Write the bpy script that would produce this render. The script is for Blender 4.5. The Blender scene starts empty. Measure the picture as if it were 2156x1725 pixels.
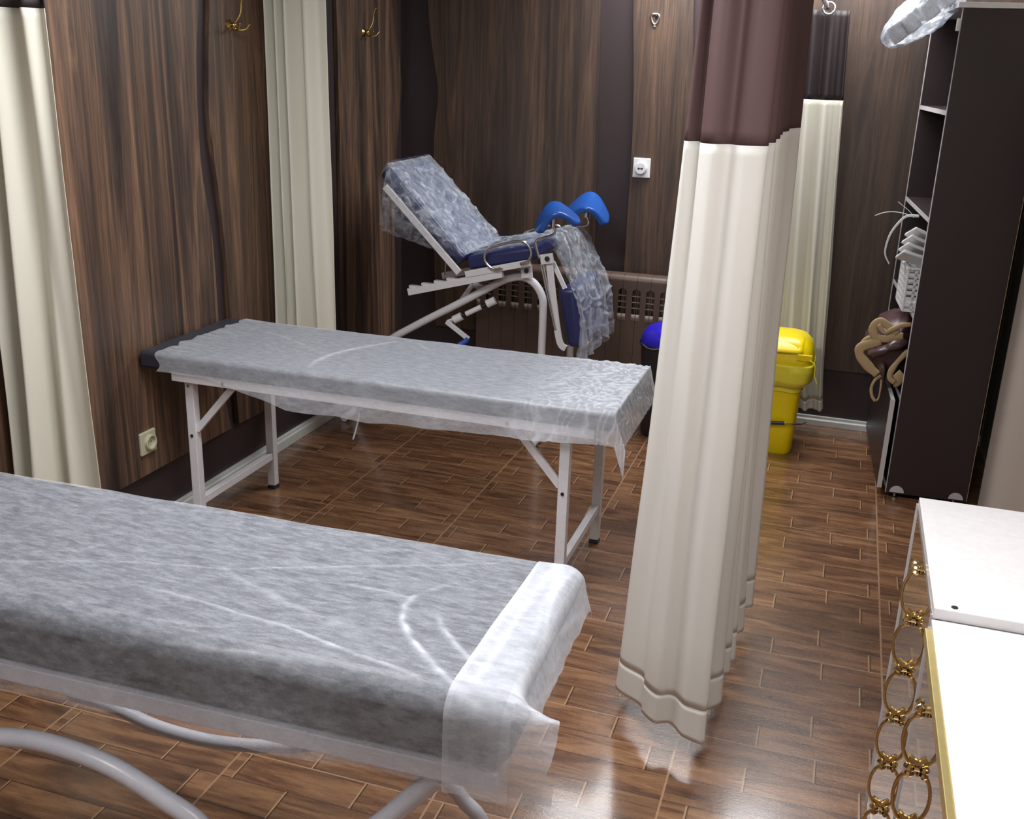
import bpy, math, random
from mathutils import Vector, Matrix, noise
random.seed(7)
C = bpy.context.scene.collection
S = bpy.context.scene
W, H = 2156.0, 1725.0
PI = math.pi

# ------------------------------------------------------------------ camera
F = 2143.336
YAW, PIT, ROL = -0.306084, -0.324857, 0.033343
CAM = Vector((0, 0, 1.75))
fw = Vector((math.sin(YAW)*math.cos(PIT), math.cos(YAW)*math.cos(PIT), math.sin(PIT)))
r0 = Vector((math.cos(YAW), -math.sin(YAW), 0)); u0 = r0.cross(fw)
rt = r0*math.cos(ROL) + u0*math.sin(ROL)
up = -r0*math.sin(ROL) + u0*math.cos(ROL)
cd = bpy.data.cameras.new('camera'); cam = bpy.data.objects.new('camera', cd); C.objects.link(cam)
cam.matrix_world = Matrix(((rt.x, up.x, -fw.x, 0), (rt.y, up.y, -fw.y, 0), (rt.z, up.z, -fw.z, CAM.z), (0, 0, 0, 1)))
cd.sensor_fit = 'HORIZONTAL'; cd.sensor_width = 36; cd.lens = 36*F/W; cd.clip_start = 0.02
S.camera = cam

# ------------------------------------------------------------------ light and exposure
S.view_settings.view_transform = 'Standard'; S.view_settings.look = 'None'
S.view_settings.gamma = 1; S.view_settings.use_curve_mapping = False
S.view_settings.exposure = 0.0
wd = bpy.data.worlds.new('world'); S.world = wd; wd.use_nodes = True
wd.node_tree.nodes['Background'].inputs[0].default_value = (0.75, 0.8, 0.9, 1)
wd.node_tree.nodes['Background'].inputs[1].default_value = 0.25
CEIL = 2.48
LAMPS = [(-0.45, 4.98, 1.6, 0.6, 46), (-1.3, 2.3, 0.6, 0.6, 38), (-0.05, 1.3, 0.6, 0.6, 27), (-1.6, 0.1, 0.6, 0.6, 17)]
for i, (x, y, sx, sy, p) in enumerate(LAMPS):
    ld = bpy.data.lights.new('panel_light', 'AREA'); ld.shape = 'RECTANGLE'; ld.size = sx; ld.size_y = sy
    ld.energy = p; ld.color = (0.96, 0.98, 1.0)
    lo = bpy.data.objects.new('panel_light', ld); C.objects.link(lo); lo.location = (x, y, CEIL-0.035)

# ------------------------------------------------------------------ measuring helpers (photo pixel -> point on a real plane)
def ray(px, py):
    return fw + rt*((px-W/2)/F) - up*((py-H/2)/F)
def onX(px, py, X):
    d = ray(px, py); return CAM + d*(X/d.x)
def onY(px, py, Y):
    d = ray(px, py); return CAM + d*(Y/d.y)
def onZ(px, py, Z):
    d = ray(px, py); return CAM + d*((Z-CAM.z)/d.z)

# ------------------------------------------------------------------ mesh helpers
class MB:
    def __init__(s): s.v = []; s.f = []
    def add(s, vs, fs):
        n = len(s.v); s.v += [Vector(p) for p in vs]; s.f += [tuple(i+n for i in f) for f in fs]; return s
    def box(s, c, d, rz=0, M=None):
        hx, hy, hz = d[0]/2, d[1]/2, d[2]/2
        vs = [Vector((x, y, z)) for x in (-hx, hx) for y in (-hy, hy) for z in (-hz, hz)]
        R = M if M is not None else Matrix.Rotation(rz, 3, 'Z')
        return s.add([R @ p + Vector(c) for p in vs], [(0,1,3,2),(4,6,7,5),(0,4,5,1),(2,3,7,6),(0,2,6,4),(1,5,7,3)])
    def bar(s, a, b, w, t, side=(0,0,1)):
        a = Vector(a); b = Vector(b); d = b-a; L = d.length; d.normalize()
        sd = Vector(side); q = d.cross(sd)
        if q.length < 1e-4: q = d.cross(Vector((1,0,0)))
        q.normalize(); sd = q.cross(d).normalized()
        M = Matrix((d, q, sd)).transposed()
        return s.box((a+b)/2, (L, w, t), M=M)
    def tube(s, pts, r, seg=14, closed=False, cap=True):
        pts = [Vector(p) for p in pts]; n = len(pts)
        T = []
        for i in range(n):
            a = pts[(i-1) % n] if (closed or i > 0) else pts[i]; b = pts[(i+1) % n] if (closed or i < n-1) else pts[i]
            T.append((b-a).normalized())
        q = T[0].orthogonal().normalized(); vs = []
        for i in range(n):
            q = (q - T[i]*q.dot(T[i])).normalized(); w = T[i].cross(q)
            rr = r(i/(n-1)) if callable(r) else r
            for k in range(seg):
                a = 2*PI*k/seg; vs.append(pts[i] + q*(math.cos(a)*rr) + w*(math.sin(a)*rr))
        fs = []
        for i in range(n if closed else n-1):
            for k in range(seg):
                j = (i+1) % n; l = (k+1) % seg
                fs.append((i*seg+k, i*seg+l, j*seg+l, j*seg+k))
        if cap and not closed:
            fs.append(tuple(range(seg-1, -1, -1))); fs.append(tuple((n-1)*seg+k for k in range(seg)))
        return s.add(vs, fs)
    def ribbon(s, pts, w, t, side):
        pts = [Vector(p) for p in pts]; n = len(pts); vs = []; side = Vector(side)
        for i in range(n):
            T = (pts[min(i+1, n-1)]-pts[max(i-1, 0)]).normalized()
            q = T.cross(side).normalized(); e = q.cross(T).normalized()
            for a, b in ((-1,-1),(1,-1),(1,1),(-1,1)): vs.append(pts[i] + e*(a*w/2) + q*(b*t/2))
        fs = [(i*4+k, i*4+(k+1) % 4, (i+1)*4+(k+1) % 4, (i+1)*4+k) for i in range(n-1) for k in range(4)]
        fs += [(3,2,1,0), tuple((n-1)*4+k for k in range(4))]
        return s.add(vs, fs)
    def grid(s, fn, nu, nv, closeu=False):
        vs = [fn(i/(nu-1) if not closeu else i/nu, j/(nv-1)) for i in range(nu) for j in range(nv)]
        fs = []
        for i in range(nu if closeu else nu-1):
            for j in range(nv-1):
                k = (i+1) % nu; fs.append((i*nv+j, k*nv+j, k*nv+j+1, i*nv+j+1))
        return s.add(vs, fs)
    def lathe(s, prof, c, seg=32, sq=None):
        # prof: (radius, z); sq = superellipse exponent for a rounded square section
        vs = []
        for r, z in prof:
            for k in range(seg):
                a = 2*PI*k/seg; ca, sa = math.cos(a), math.sin(a); q = r
                if sq: q = r/((abs(ca)**sq+abs(sa)**sq)**(1/sq))
                vs.append((c[0]+q*ca, c[1]+q*sa, c[2]+z))
        n = len(prof)
        fs = [(i*seg+k, i*seg+(k+1) % seg, (i+1)*seg+(k+1) % seg, (i+1)*seg+k) for i in range(n-1) for k in range(seg)]
        return s.add(vs, fs)
    def ball(s, c, r, nu=16, nv=10):
        c = Vector(c); r = Vector(r) if not isinstance(r, (int, float)) else Vector((r, r, r))
        return s.grid(lambda u, v: c + Vector((r.x*math.cos(2*PI*u)*math.sin(PI*v), r.y*math.sin(2*PI*u)*math.sin(PI*v), r.z*math.cos(PI*v))), nu, nv, True)
    def prism(s, pts, axis, a, b):
        # polygon given as 2-D points, pushed along one axis from a to b
        def P(p, t): return {'X': (t, p[0], p[1]), 'Y': (p[0], t, p[1]), 'Z': (p[0], p[1], t)}[axis]
        n = len(pts); vs = [P(p, a) for p in pts] + [P(p, b) for p in pts]
        return s.add(vs, [tuple(range(n)), tuple(range(2*n-1, n-1, -1))] + [(i, (i+1) % n, n+(i+1) % n, n+i) for i in range(n)])

def cat(pts, k=8):
    P = [Vector(p) for p in pts]; P = [P[0]*2-P[1]] + P + [P[-1]*2-P[-2]]; out = []
    for i in range(1, len(P)-2):
        a, b, c, d = P[i-1], P[i], P[i+1], P[i+2]
        for j in range(k):
            t = j/k; out.append(0.5*((2*b)+(c-a)*t+(2*a-5*b+4*c-d)*t*t+(3*b-a-3*c+d)*t**3))
    out.append(P[-2].copy()); return out

def obj(name, mb, mat, parent=None, smooth=False, bevel=0, solid=0, segs=2, sub=0):
    me = bpy.data.meshes.new(name)
    org = Vector((0, 0, 0))
    inv = Vector((0, 0, 0))
    if parent is not None:
        p = parent
        while p is not None: inv += p.location; p = p.parent
    me.from_pydata([tuple(v-inv) for v in mb.v], [], mb.f); me.update()
    import bmesh
    bm = bmesh.new(); bm.from_mesh(me)
    bmesh.ops.recalc_face_normals(bm, faces=bm.faces[:]); bm.to_mesh(me); bm.free()
    me.materials.append(mat)
    o = bpy.data.objects.new(name, me); C.objects.link(o)
    if parent is not None: o.parent = parent
    if solid:
        m = o.modifiers.new('solid', 'SOLIDIFY'); m.thickness = solid; m.offset = 0
    if bevel:
        m = o.modifiers.new('bevel', 'BEVEL'); m.width = bevel; m.segments = segs; m.limit_method = 'ANGLE'; m.angle_limit = 0.6
        m.harden_normals = False
    if sub:
        m = o.modifiers.new('sub', 'SUBSURF'); m.levels = sub; m.render_levels = sub
    if smooth:
        for f in me.polygons: f.use_smooth = True
        if smooth == 'auto':
            try: me.set_sharp_from_angle(angle=0.7)
            except Exception: pass
    return o
def tag(o, label, cat, group=None):
    o['label'] = label; o['category'] = cat
    if group: o['group'] = group
    return o
def thing(name, label, cat_, loc, group=None):
    o = bpy.data.objects.new(name, None); C.objects.link(o); o.location = loc; o.empty_display_size = 0.05
    return tag(o, label, cat_, group)
def struct(o): o['kind'] = 'structure'; return o

# ------------------------------------------------------------------ materials
class N:
    def __init__(s, name):
        s.m = bpy.data.materials.new(name); s.m.use_nodes = True; s.t = s.m.node_tree
        s.b = s.t.nodes['Principled BSDF']; s.out = s.t.nodes['Material Output']
    def new(s, ty, **kw):
        n = s.t.nodes.new(ty)
        for k, v in kw.items(): setattr(n, k, v)
        return n
    def link(s, a, b): s.t.links.new(a, b)
    def setv(s, sock, v):
        if isinstance(v, (int, float)): sock.default_value = v
        elif isinstance(v, tuple): sock.default_value = v if len(v) == len(sock.default_value) else (*v, 1)
        else: s.link(v, sock)
    def math(s, op, a, b=0.0, c=0.0):
        n = s.new('ShaderNodeMath', operation=op)
        for i, v in enumerate((a, b, c)): s.setv(n.inputs[i], v)
        return n.outputs[0]
    def coords(s, scale=(1,1,1), loc=(0,0,0), rot=(0,0,0)):
        g = s.new('ShaderNodeNewGeometry'); mp = s.new('ShaderNodeMapping')
        mp.inputs['Scale'].default_value = scale; mp.inputs['Location'].default_value = loc; mp.inputs['Rotation'].default_value = rot
        s.link(g.outputs['Position'], mp.inputs[0]); return mp.outputs[0]
    def noise(s, vec, scale, detail=4, rough=0.55, dist=0.0):
        n = s.new('ShaderNodeTexNoise'); n.inputs['Scale'].default_value = scale; n.inputs['Detail'].default_value = detail
        n.inputs['Roughness'].default_value = rough; n.inputs['Distortion'].default_value = dist
        s.link(vec, n.inputs['Vector']); return n.outputs[0]
    def ramp(s, fac, stops, interp='LINEAR'):
        n = s.new('ShaderNodeValToRGB'); n.color_ramp.interpolation = interp
        e = n.color_ramp.elements
        while len(e) < len(stops): e.new(0.5)
        for k, (p, c) in zip(e, stops):
            k.position = p; k.color = (*c, 1) if len(c) == 3 else c
        s.link(fac, n.inputs[0]); return n.outputs[0]
    def mix(s, fac, a, b, mode='MIX'):
        n = s.new('ShaderNodeMix', data_type='RGBA', blend_type=mode)
        s.setv(n.inputs[0], fac); s.setv(n.inputs[6], a); s.setv(n.inputs[7], b); return n.outputs[2]
    def bump(s, h, strength=0.3, dist=0.01, normal=None):
        n = s.new('ShaderNodeBump'); n.inputs['Strength'].default_value = strength; n.inputs['Distance'].default_value = dist
        s.link(h, n.inputs['Height'])
        if normal is not None: s.link(normal, n.inputs['Normal'])
        return n.outputs[0]
    def set(s, **kw):
        mp = dict(col='Base Color', rough='Roughness', metal='Metallic', normal='Normal', spec='Specular IOR Level', coat='Coat Weight', coatr='Coat Roughness', alpha='Alpha', sheen='Sheen Weight', trans='Transmission Weight', ior='IOR')
        for k, v in kw.items():
            if k == 'normal': s.link(v, s.b.inputs['Normal'])
            else: s.setv(s.b.inputs[mp[k]], v)
        return s.m

def sc(h):
    h = h.lstrip('#'); o = []
    for i in (0, 2, 4):
        c = int(h[i:i+2], 16)/255; o.append(c/12.92 if c <= 0.04045 else ((c+0.055)/1.055)**2.4)
    return tuple(o)

def plain(name, col, rough=0.5, metal=0, bumpy=0, bscale=60, **kw):
    n = N(name)
    v = n.noise(n.coords(), bscale, 3)
    c = n.mix(v, tuple(x*0.9 for x in col), tuple(min(1, x*1.08) for x in col))
    n.set(col=c, rough=rough, metal=metal, **kw)
    if bumpy: n.set(normal=n.bump(v, bumpy, 0.003))
    return n.m

def walnut(name, axis, shift, dark=1.0, soft=0.15):
    # vertical grain; axis = which world axis runs across the boards
    n = N(name)
    sx = (1, 1, 0.055)
    base = n.coords(sx, (shift, shift*1.7, shift))
    big = n.noise(base, 8.0, 6, 0.62, 1.3)
    fine = n.noise(n.coords((1, 1, 0.02), (shift, 0, 0)), 60, 4, 0.65, 0.3)
    pore = n.noise(n.coords((1, 1, 0.03), (0, shift, 0)), 190, 2, 0.6)
    col = n.ramp(big, [(0.30, sc('241a17')), (0.41, sc('4b3a31')), (0.50, sc('6a5040')), (0.56, sc('86654d')), (0.62, sc('5a4538')), (0.72, sc('2f231f'))])
    col = n.mix(soft, col, sc('58443a'))
    # boards about 9 cm wide with their own shade
    g = n.new('ShaderNodeNewGeometry'); sp = n.new('ShaderNodeSeparateXYZ'); n.link(g.outputs['Position'], sp.inputs[0])
    a = sp.outputs['Y' if axis == 'Y' else 'X']
    w = n.math('ADD', a, n.math('MULTIPLY', n.noise(n.coords((1, 1, 0.15)), 2.0, 1), 0.05))
    cell = n.math('FLOOR', n.math('MULTIPLY', w, 11.0))
    wn = n.new('ShaderNodeTexWhiteNoise', noise_dimensions='1D'); n.link(n.math('ADD', cell, shift*13.7), wn.inputs['W'])
    sh = n.math('ADD', n.math('MULTIPLY', wn.outputs['Value'], 0.45), 0.78)
    fr = n.math('ADD', n.math('MULTIPLY', fine, 2.2*(1-soft)), 1.0-1.1*(1-soft))
    pr = n.ramp(pore, [(0.35, (0.55,)*3), (0.5, (1,)*3)])
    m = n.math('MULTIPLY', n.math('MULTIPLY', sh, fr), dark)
    cc = n.new('ShaderNodeCombineColor'); [n.link(m, cc.inputs[i]) for i in range(3)]
    c2 = n.mix(1.0, col, cc.outputs[0], 'MULTIPLY'); c3 = n.mix(0.6, c2, pr, 'MULTIPLY')
    n.set(col=c3, rough=n.math('ADD', n.math('MULTIPLY', fine, 0.2), 0.34), spec=0.6, normal=n.bump(pore, 0.12, 0.002))
    return n.m

# floor: printed wood-plank tiles, five planks to a tile
TSX, TX0, TSY, TY0 = 0.54434, -1.88472, 0.50479, 2.46294
def floor_mat():
    n = N('floor_tiles')
    g = n.new('ShaderNodeNewGeometry'); sp = n.new('ShaderNodeSeparateXYZ'); n.link(g.outputs['Position'], sp.inputs[0])
    u = n.math('DIVIDE', n.math('SUBTRACT', sp.outputs[0], TX0), TSX)
    v = n.math('DIVIDE', n.math('SUBTRACT', sp.outputs[1], TY0), TSY)
    iu, iv = n.math('FLOOR', u), n.math('FLOOR', v); fu, fv = n.math('FRACT', u), n.math('FRACT', v)
    v5 = n.math('MULTIPLY', fv, 5.0); row = n.math('FLOOR', v5); fr = n.math('FRACT', v5)
    def near(val, at_, w, size):   # 1 inside w metres of at_
        d = n.math('MULTIPLY', n.math('ABSOLUTE', n.math('SUBTRACT', val, at_)), size)
        return n.math('LESS_THAN', d, w)
    def mx(a, b): return n.math('MAXIMUM', a, b)
    tile = mx(mx(near(fu, 0, 0.0028, TSX), near(fu, 1, 0.0028, TSX)), mx(near(fv, 0, 0.0024, TSY), near(fv, 1, 0.0024, TSY)))
    plank = mx(near(fr, 0, 0.0016, TSY/5), near(fr, 1, 0.0016, TSY/5))
    J = {0: (0.38, 0.93), 1: (0.12, 0.64), 2: (), 3: (0.35, 0.88), 4: (0.06, 0.67)}
    jl = None; cnt = None; jd = None
    for r, us in J.items():
        isr = n.math('COMPARE', row, float(r), 0.3)
        for uu in us:
            e = n.math('MULTIPLY', isr, near(fu, uu, 0.0024, TSX)); jl = e if jl is None else mx(jl, e)
            e2 = n.math('MULTIPLY', isr, near(fu, uu+0.007, 0.0022, TSX)); jd = e2 if jd is None else mx(jd, e2)
            k = n.math('MULTIPLY', isr, n.math('GREATER_THAN', fu, uu)); cnt = k if cnt is None else n.math('ADD', cnt, k)
    # random value per plank
    cv = n.new('ShaderNodeCombineXYZ'); n.link(n.math('ADD', n.math('MULTIPLY', n.math('FLOOR', n.math('MULTIPLY', iu, 1)), 7.0), cnt), cv.inputs[0])
    n.link(n.math('ADD', n.math('MULTIPLY', iv, 5.0), row), cv.inputs[1])
    wn = n.new('ShaderNodeTexWhiteNoise', noise_dimensions='3D'); n.link(cv.outputs[0], wn.inputs['Vector'])
    rnd = wn.outputs['Value']
    off = n.new('ShaderNodeCombineXYZ'); n.link(n.math('MULTIPLY', rnd, 9.0), off.inputs[0]); n.link(n.math('MULTIPLY', rnd, 5.0), off.inputs[1])
    def warped(scale):
        mp = n.new('ShaderNodeMapping'); mp.inputs['Scale'].default_value = scale
        ad = n.new('ShaderNodeVectorMath', operation='ADD'); n.link(g.outputs['Position'], ad.inputs[0]); n.link(off.outputs[0], ad.inputs[1])
        n.link(ad.outputs[0], mp.inputs[0]); return mp.outputs[0]
    big = n.noise(warped((1, 7, 1)), 3.0, 5, 0.6, 1.2)
    fine = n.noise(warped((1, 16, 1)), 14.0, 4, 0.65, 0.6)
    col = n.ramp(big, [(0.3, sc('4c3224')), (0.45, sc('704c34')), (0.58, sc('8a6345')), (0.72, sc('9a7352'))])
    fm = n.math('ADD', n.math('MULTIPLY', fine, 1.1), 0.42)
    rm = n.math('ADD', n.math('MULTIPLY', rnd, 0.35), 0.8)
    m = n.math('MULTIPLY', fm, rm); cc = n.new('ShaderNodeCombineColor'); [n.link(m, cc.inputs[i]) for i in range(3)]
    c = n.mix(1.0, col, cc.outputs[0], 'MULTIPLY')
    c = n.mix(n.math('MULTIPLY', plank, 0.75), c, sc('2a1a12'))
    c = n.mix(n.math('MULTIPLY', jd, 0.8), c, sc('20130d'))
    c = n.mix(n.math('MULTIPLY', jl, 0.85), c, sc('b08a66'))
    c = n.mix(n.math('MULTIPLY', tile, 0.9), c, sc('a58468'))
    hgt = n.math('SUBTRACT', n.math('MULTIPLY', fine, 0.5), n.math('MULTIPLY', mx(tile, mx(plank, jl)), 0.6))
    tex = n.noise(n.coords((1, 1.6, 1)), 110, 3, 0.6, 0.8)
    b1 = n.bump(tex, 0.16, 0.003); b2 = n.bump(hgt, 0.25, 0.003, b1)
    n.set(col=c, rough=n.math('ADD', n.math('MULTIPLY', tex, 0.18), 0.2), spec=0.6, coat=0.7, coatr=0.13, normal=b2)
    n.link(n.bump(tex, 0.05, 0.002), n.b.inputs['Coat Normal'])
    return n.m

def sheet_mat(name, base=0.5, amp=0.35, rough=0.55):
    # thin non-woven cloth: white fibres with gaps between them
    n = N(name)
    a = n.noise(n.coords((1, 3.6, 2.4)), 22, 9, 0.74, 0.12)
    f1 = n.noise(n.coords((1, 3.0, 3.0), (3, 1, 0), (0, 0, 0.5)), 90, 4, 0.7, 2.5)
    f2 = n.noise(n.coords((3.0, 1, 3.0), (7, 2, 0), (0, 0, 0.3)), 110, 3, 0.7, 2.5)
    fib = n.math('MAXIMUM', n.ramp(f1, [(0.5, (0,)*3), (0.62, (1,)*3)]), n.ramp(f2, [(0.52, (0,)*3), (0.64, (1,)*3)]))
    den = n.math('ADD', n.math('MULTIPLY', n.math('SUBTRACT', a, 0.5), amp*2.6), base)
    den = n.math('ADD', den, n.math('MULTIPLY', fib, 0.09))
    at = n.new('ShaderNodeAttribute', attribute_name='fold')
    den = n.math('ADD', den, at.outputs['Fac'])
    den = n.math('MINIMUM', n.math('MAXIMUM', den, 0.05), 0.93)
    n.t.nodes.remove(n.b)
    df = n.new('ShaderNodeBsdfDiffuse'); df.inputs[0].default_value = (0.81, 0.84, 0.92, 1)
    tl = n.new('ShaderNodeBsdfTranslucent'); tl.inputs[0].default_value = (0.8, 0.81, 0.83, 1)
    gl = n.new('ShaderNodeBsdfGlossy'); gl.inputs['Roughness'].default_value = rough; gl.inputs[0].default_value = (0.9, 0.9, 0.95, 1)
    bp = n.bump(a, 0.35, 0.004)
    for x in (df, gl): n.link(bp, x.inputs['Normal'])
    m1 = n.new('ShaderNodeMixShader'); m1.inputs[0].default_value = 0.3; n.link(df.outputs[0], m1.inputs[1]); n.link(tl.outputs[0], m1.inputs[2])
    m2 = n.new('ShaderNodeMixShader'); m2.inputs[0].default_value = 0.09; n.link(m1.outputs[0], m2.inputs[1]); n.link(gl.outputs[0], m2.inputs[2])
    tr = n.new('ShaderNodeBsdfTransparent')
    m3 = n.new('ShaderNodeMixShader'); n.link(den, m3.inputs[0]); n.link(tr.outputs[0], m3.inputs[1]); n.link(m2.outputs[0], m3.inputs[2])
    n.link(m3.outputs[0], n.out.inputs[0]); return n.m

def plastic_film(name, col=(0.8, 0.85, 0.9), base=0.2, rough=0.25):
    n = N(name); n.t.nodes.remove(n.b)
    a = n.noise(n.coords(), 22, 5, 0.7, 1.0)
    at = n.new('ShaderNodeAttribute', attribute_name='fold')
    den = n.math('MINIMUM', n.math('MAXIMUM', n.math('ADD', n.math('ADD', n.math('MULTIPLY', n.math('SUBTRACT', a, 0.5), 0.9), base), at.outputs['Fac']), 0.04), 0.9)
    df = n.new('ShaderNodeBsdfDiffuse'); df.inputs[0].default_value = (*col, 1)
    gl = n.new('ShaderNodeBsdfGlossy'); gl.inputs['Roughness'].default_value = rough
    bp = n.bump(a, 0.8, 0.01); n.link(bp, gl.inputs['Normal']); n.link(bp, df.inputs['Normal'])
    m1 = n.new('ShaderNodeMixShader'); m1.inputs[0].default_value = 0.25; n.link(df.outputs[0], m1.inputs[1]); n.link(gl.outputs[0], m1.inputs[2])
    tr = n.new('ShaderNodeBsdfTransparent'); m3 = n.new('ShaderNodeMixShader')
    n.link(den, m3.inputs[0]); n.link(tr.outputs[0], m3.inputs[1]); n.link(m1.outputs[0], m3.inputs[2]); n.link(m3.outputs[0], n.out.inputs[0])
    return n.m

def fabric(name, col, trans=0.25, wav=0.15):
    n = N(name); n.t.nodes.remove(n.b)
    v = n.noise(n.coords((1, 1, 0.3)), 500, 2); lo = n.noise(n.coords((1, 1, 0.25)), 9, 3)
    c = n.mix(lo, tuple(x*0.94 for x in col), col)
    df = n.new('ShaderNodeBsdfDiffuse'); n.link(c, df.inputs[0]); tl = n.new('ShaderNodeBsdfTranslucent'); n.link(c, tl.inputs[0])
    bp = n.bump(v, wav, 0.001, n.bump(lo, 0.25, 0.01)); n.link(bp, df.inputs['Normal'])
    gl = n.new('ShaderNodeBsdfGlossy'); gl.inputs['Roughness'].default_value = 0.55; n.link(bp, gl.inputs['Normal'])
    m1 = n.new('ShaderNodeMixShader'); m1.inputs[0].default_value = trans; n.link(df.outputs[0], m1.inputs[1]); n.link(tl.outputs[0], m1.inputs[2])
    m2 = n.new('ShaderNodeMixShader'); m2.inputs[0].default_value = 0.04; n.link(m1.outputs[0], m2.inputs[1]); n.link(gl.outputs[0], m2.inputs[2])
    n.link(m2.outputs[0], n.out.inputs[0]); return n.m

M = {}
M['floor'] = floor_mat()
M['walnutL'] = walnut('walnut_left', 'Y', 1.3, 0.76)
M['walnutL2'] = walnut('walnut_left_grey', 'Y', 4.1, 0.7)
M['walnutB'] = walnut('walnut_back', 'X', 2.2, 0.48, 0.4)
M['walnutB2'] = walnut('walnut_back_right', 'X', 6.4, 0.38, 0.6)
M['wenge'] = plain('wenge_laminate', sc('33282a'), 0.4, bumpy=0.05)
M['white_paint'] = plain('white_baseboard_paint', sc('c9cac6'), 0.45, bumpy=0.1)
M['plaster'] = plain('beige_plaster', sc('c2b5aa'), 0.8, bumpy=0.05, bscale=200)
M['ceiling'] = plain('ceiling_paint', sc('dcdcda'), 0.9)
M['mattress'] = plain('charcoal_vinyl', sc('2d2f38'), 0.42, bumpy=0.15, bscale=25)
M['blue_vinyl'] = plain('navy_vinyl', sc('262a55'), 0.35, bumpy=0.3, bscale=14)
M['white_steel'] = plain('white_powder_coat', sc('d5d2d6'), 0.32)
M['grey_steel'] = plain('pale_grey_enamel', sc('c3c3cc'), 0.3)
M['chrome'] = plain('brushed_chrome', (0.62, 0.6, 0.58), 0.22, 1)
M['brass'] = plain('brass', sc('b59a62'), 0.25, 1)
M['gold'] = plain('polished_gold', sc('dcc08a'), 0.12, 1)
M['gold_satin'] = plain('satin_gold', sc('f2df9c'), 0.35, 1)
M['black'] = plain('black_plastic', (0.02, 0.02, 0.022), 0.4)
M['dark_bolt'] = plain('dark_bolt', (0.05, 0.05, 0.055), 0.35, 0.8)
M['blue_plastic'] = plain('blue_plastic', sc('1f4f9c'), 0.25)
M['royal'] = plain('royal_blue_film', sc('2a1fb0'), 0.25, bumpy=0.4, bscale=30)
M['yellow'] = plain('yellow_plastic', sc('e3c800'), 0.3)
M['yellow_bag'] = plain('yellow_bag_film', sc('d8cb3a'), 0.22, bumpy=0.5, bscale=35)
M['cream'] = fabric('cream_curtain', sc('efece6'), 0.3)
M['cream2'] = fabric('cream_curtain_yellowish', sc('eae7da'), 0.35)
M['brown_band'] = fabric('brown_curtain_band', sc('5e4646'), 0.08)
M['brown_band2'] = fabric('dark_brown_curtain_band', sc('2c2224'), 0.05)
M['sheet'] = sheet_mat('nonwoven_sheet', 0.245, 0.33)
M['sheet2'] = sheet_mat('nonwoven_sheet_fine', 0.38, 0.24, 0.4)
M['film'] = plastic_film('clear_cover_film', (0.68, 0.74, 0.86), 0.12)
M['film_blue'] = plastic_film('bag_film', (0.7, 0.78, 0.9), 0.26, 0.12)
M['cab'] = plain('dark_brown_melamine', sc('2b2022'), 0.38)
M['cab_edge'] = plain('pale_edge_band', sc('b9b4b5'), 0.4)
M['white_lac'] = plain('white_lacquer', sc('dedcdd'), 0.22)
M['white_pl'] = plain('white_plastic', sc('dcdcdd'), 0.35)
M['ivory'] = plain('ivory_plastic', sc('b9b59a'), 0.4)
M['radiator'] = plain('brown_radiator_paint', sc('5a483f'), 0.4)
M['radiator_edge'] = plain('pale_radiator_edge', sc('8a7a70'), 0.4)  # fin grilles, paler than the radiator sections
M['satin'] = plain('brown_satin', sc('4b3436'), 0.32, bumpy=0.3, bscale=20)
M['wrapblue'] = plain('pale_blue_card', sc('8fa0c8'), 0.5)
M['tan'] = plain('tan_trim_cloth', sc('a58c68'), 0.7, bumpy=0.3, bscale=50)
n = N('mirror_glass'); n.set(col=(0.82, 0.8, 0.78), metal=1.0, rough=0.03); M['mirror'] = n.m
n = N('clear_tubing'); n.set(col=(0.75, 0.77, 0.78), rough=0.15, alpha=0.7); M['tubing'] = n.m
n = N('panel_diffuser'); n.b.inputs['Emission Color'].default_value = (1, 1, 1, 1); n.b.inputs['Emission Strength'].default_value = 3; M['diffuser'] = n.m

# ------------------------------------------------------------------ room shell
XL, YB, XR, YF, XR2 = -2.386, 5.36, 0.71, -1.2, 0.80
def slab(name, c, d, mat, bevel=0): return struct(obj(name, MB().box(c, d), mat, bevel=bevel))
slab('floor', ((XL+1.6)/2, (YB+YF)/2, -0.05), (1.6-XL+0.4, YB-YF+0.4, 0.1), M['floor'])
slab('ceiling', ((XL+1.6)/2, (YB+YF)/2, CEIL+0.05), (1.6-XL+0.4, YB-YF+0.4, 0.1), M['ceiling'])
slab('wall_left', (XL-0.06, (YB+YF)/2, CEIL/2), (0.1, YB-YF+0.2, CEIL), M['wenge'])
slab('wall_back', ((XL+XR2)/2, YB+0.06, CEIL/2), (XR2-XL+0.3, 0.1, CEIL), M['wenge'])
w = MB().box((XR+0.15, (4.5+YF)/2, CEIL/2), (0.3, 4.5-YF, CEIL)).box((XR2+0.1, 4.95, CEIL/2), (0.2, 0.9, CEIL))
struct(obj('wall_right', w, M['plaster']))
slab('wall_front', ((XL+XR)/2, YF-0.05, CEIL/2), (XR-XL+0.2, 0.1, CEIL), M['plaster'])
# baseboards
def bb(name, prof, axis, a, b):
    struct(obj(name, MB().prism(prof, axis, a, b), M['white_paint'], bevel=0.002))
px_ = XL-0.01
bb('baseboard_left', [(px_, 0), (px_, 0.062), (px_+0.016, 0.062), (px_+0.016, 0.05), (px_+0.022, 0.044), (px_+0.022, 0.0)], 'Y', YF, YB)
py_ = YB+0.01
bb('baseboard_back', [(py_, 0), (py_, 0.05), (py_-0.018, 0.05), (py_-0.018, 0.036), (py_-0.026, 0.03), (py_-0.026, 0.0)], 'X', XL+0.022, XR2)

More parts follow.
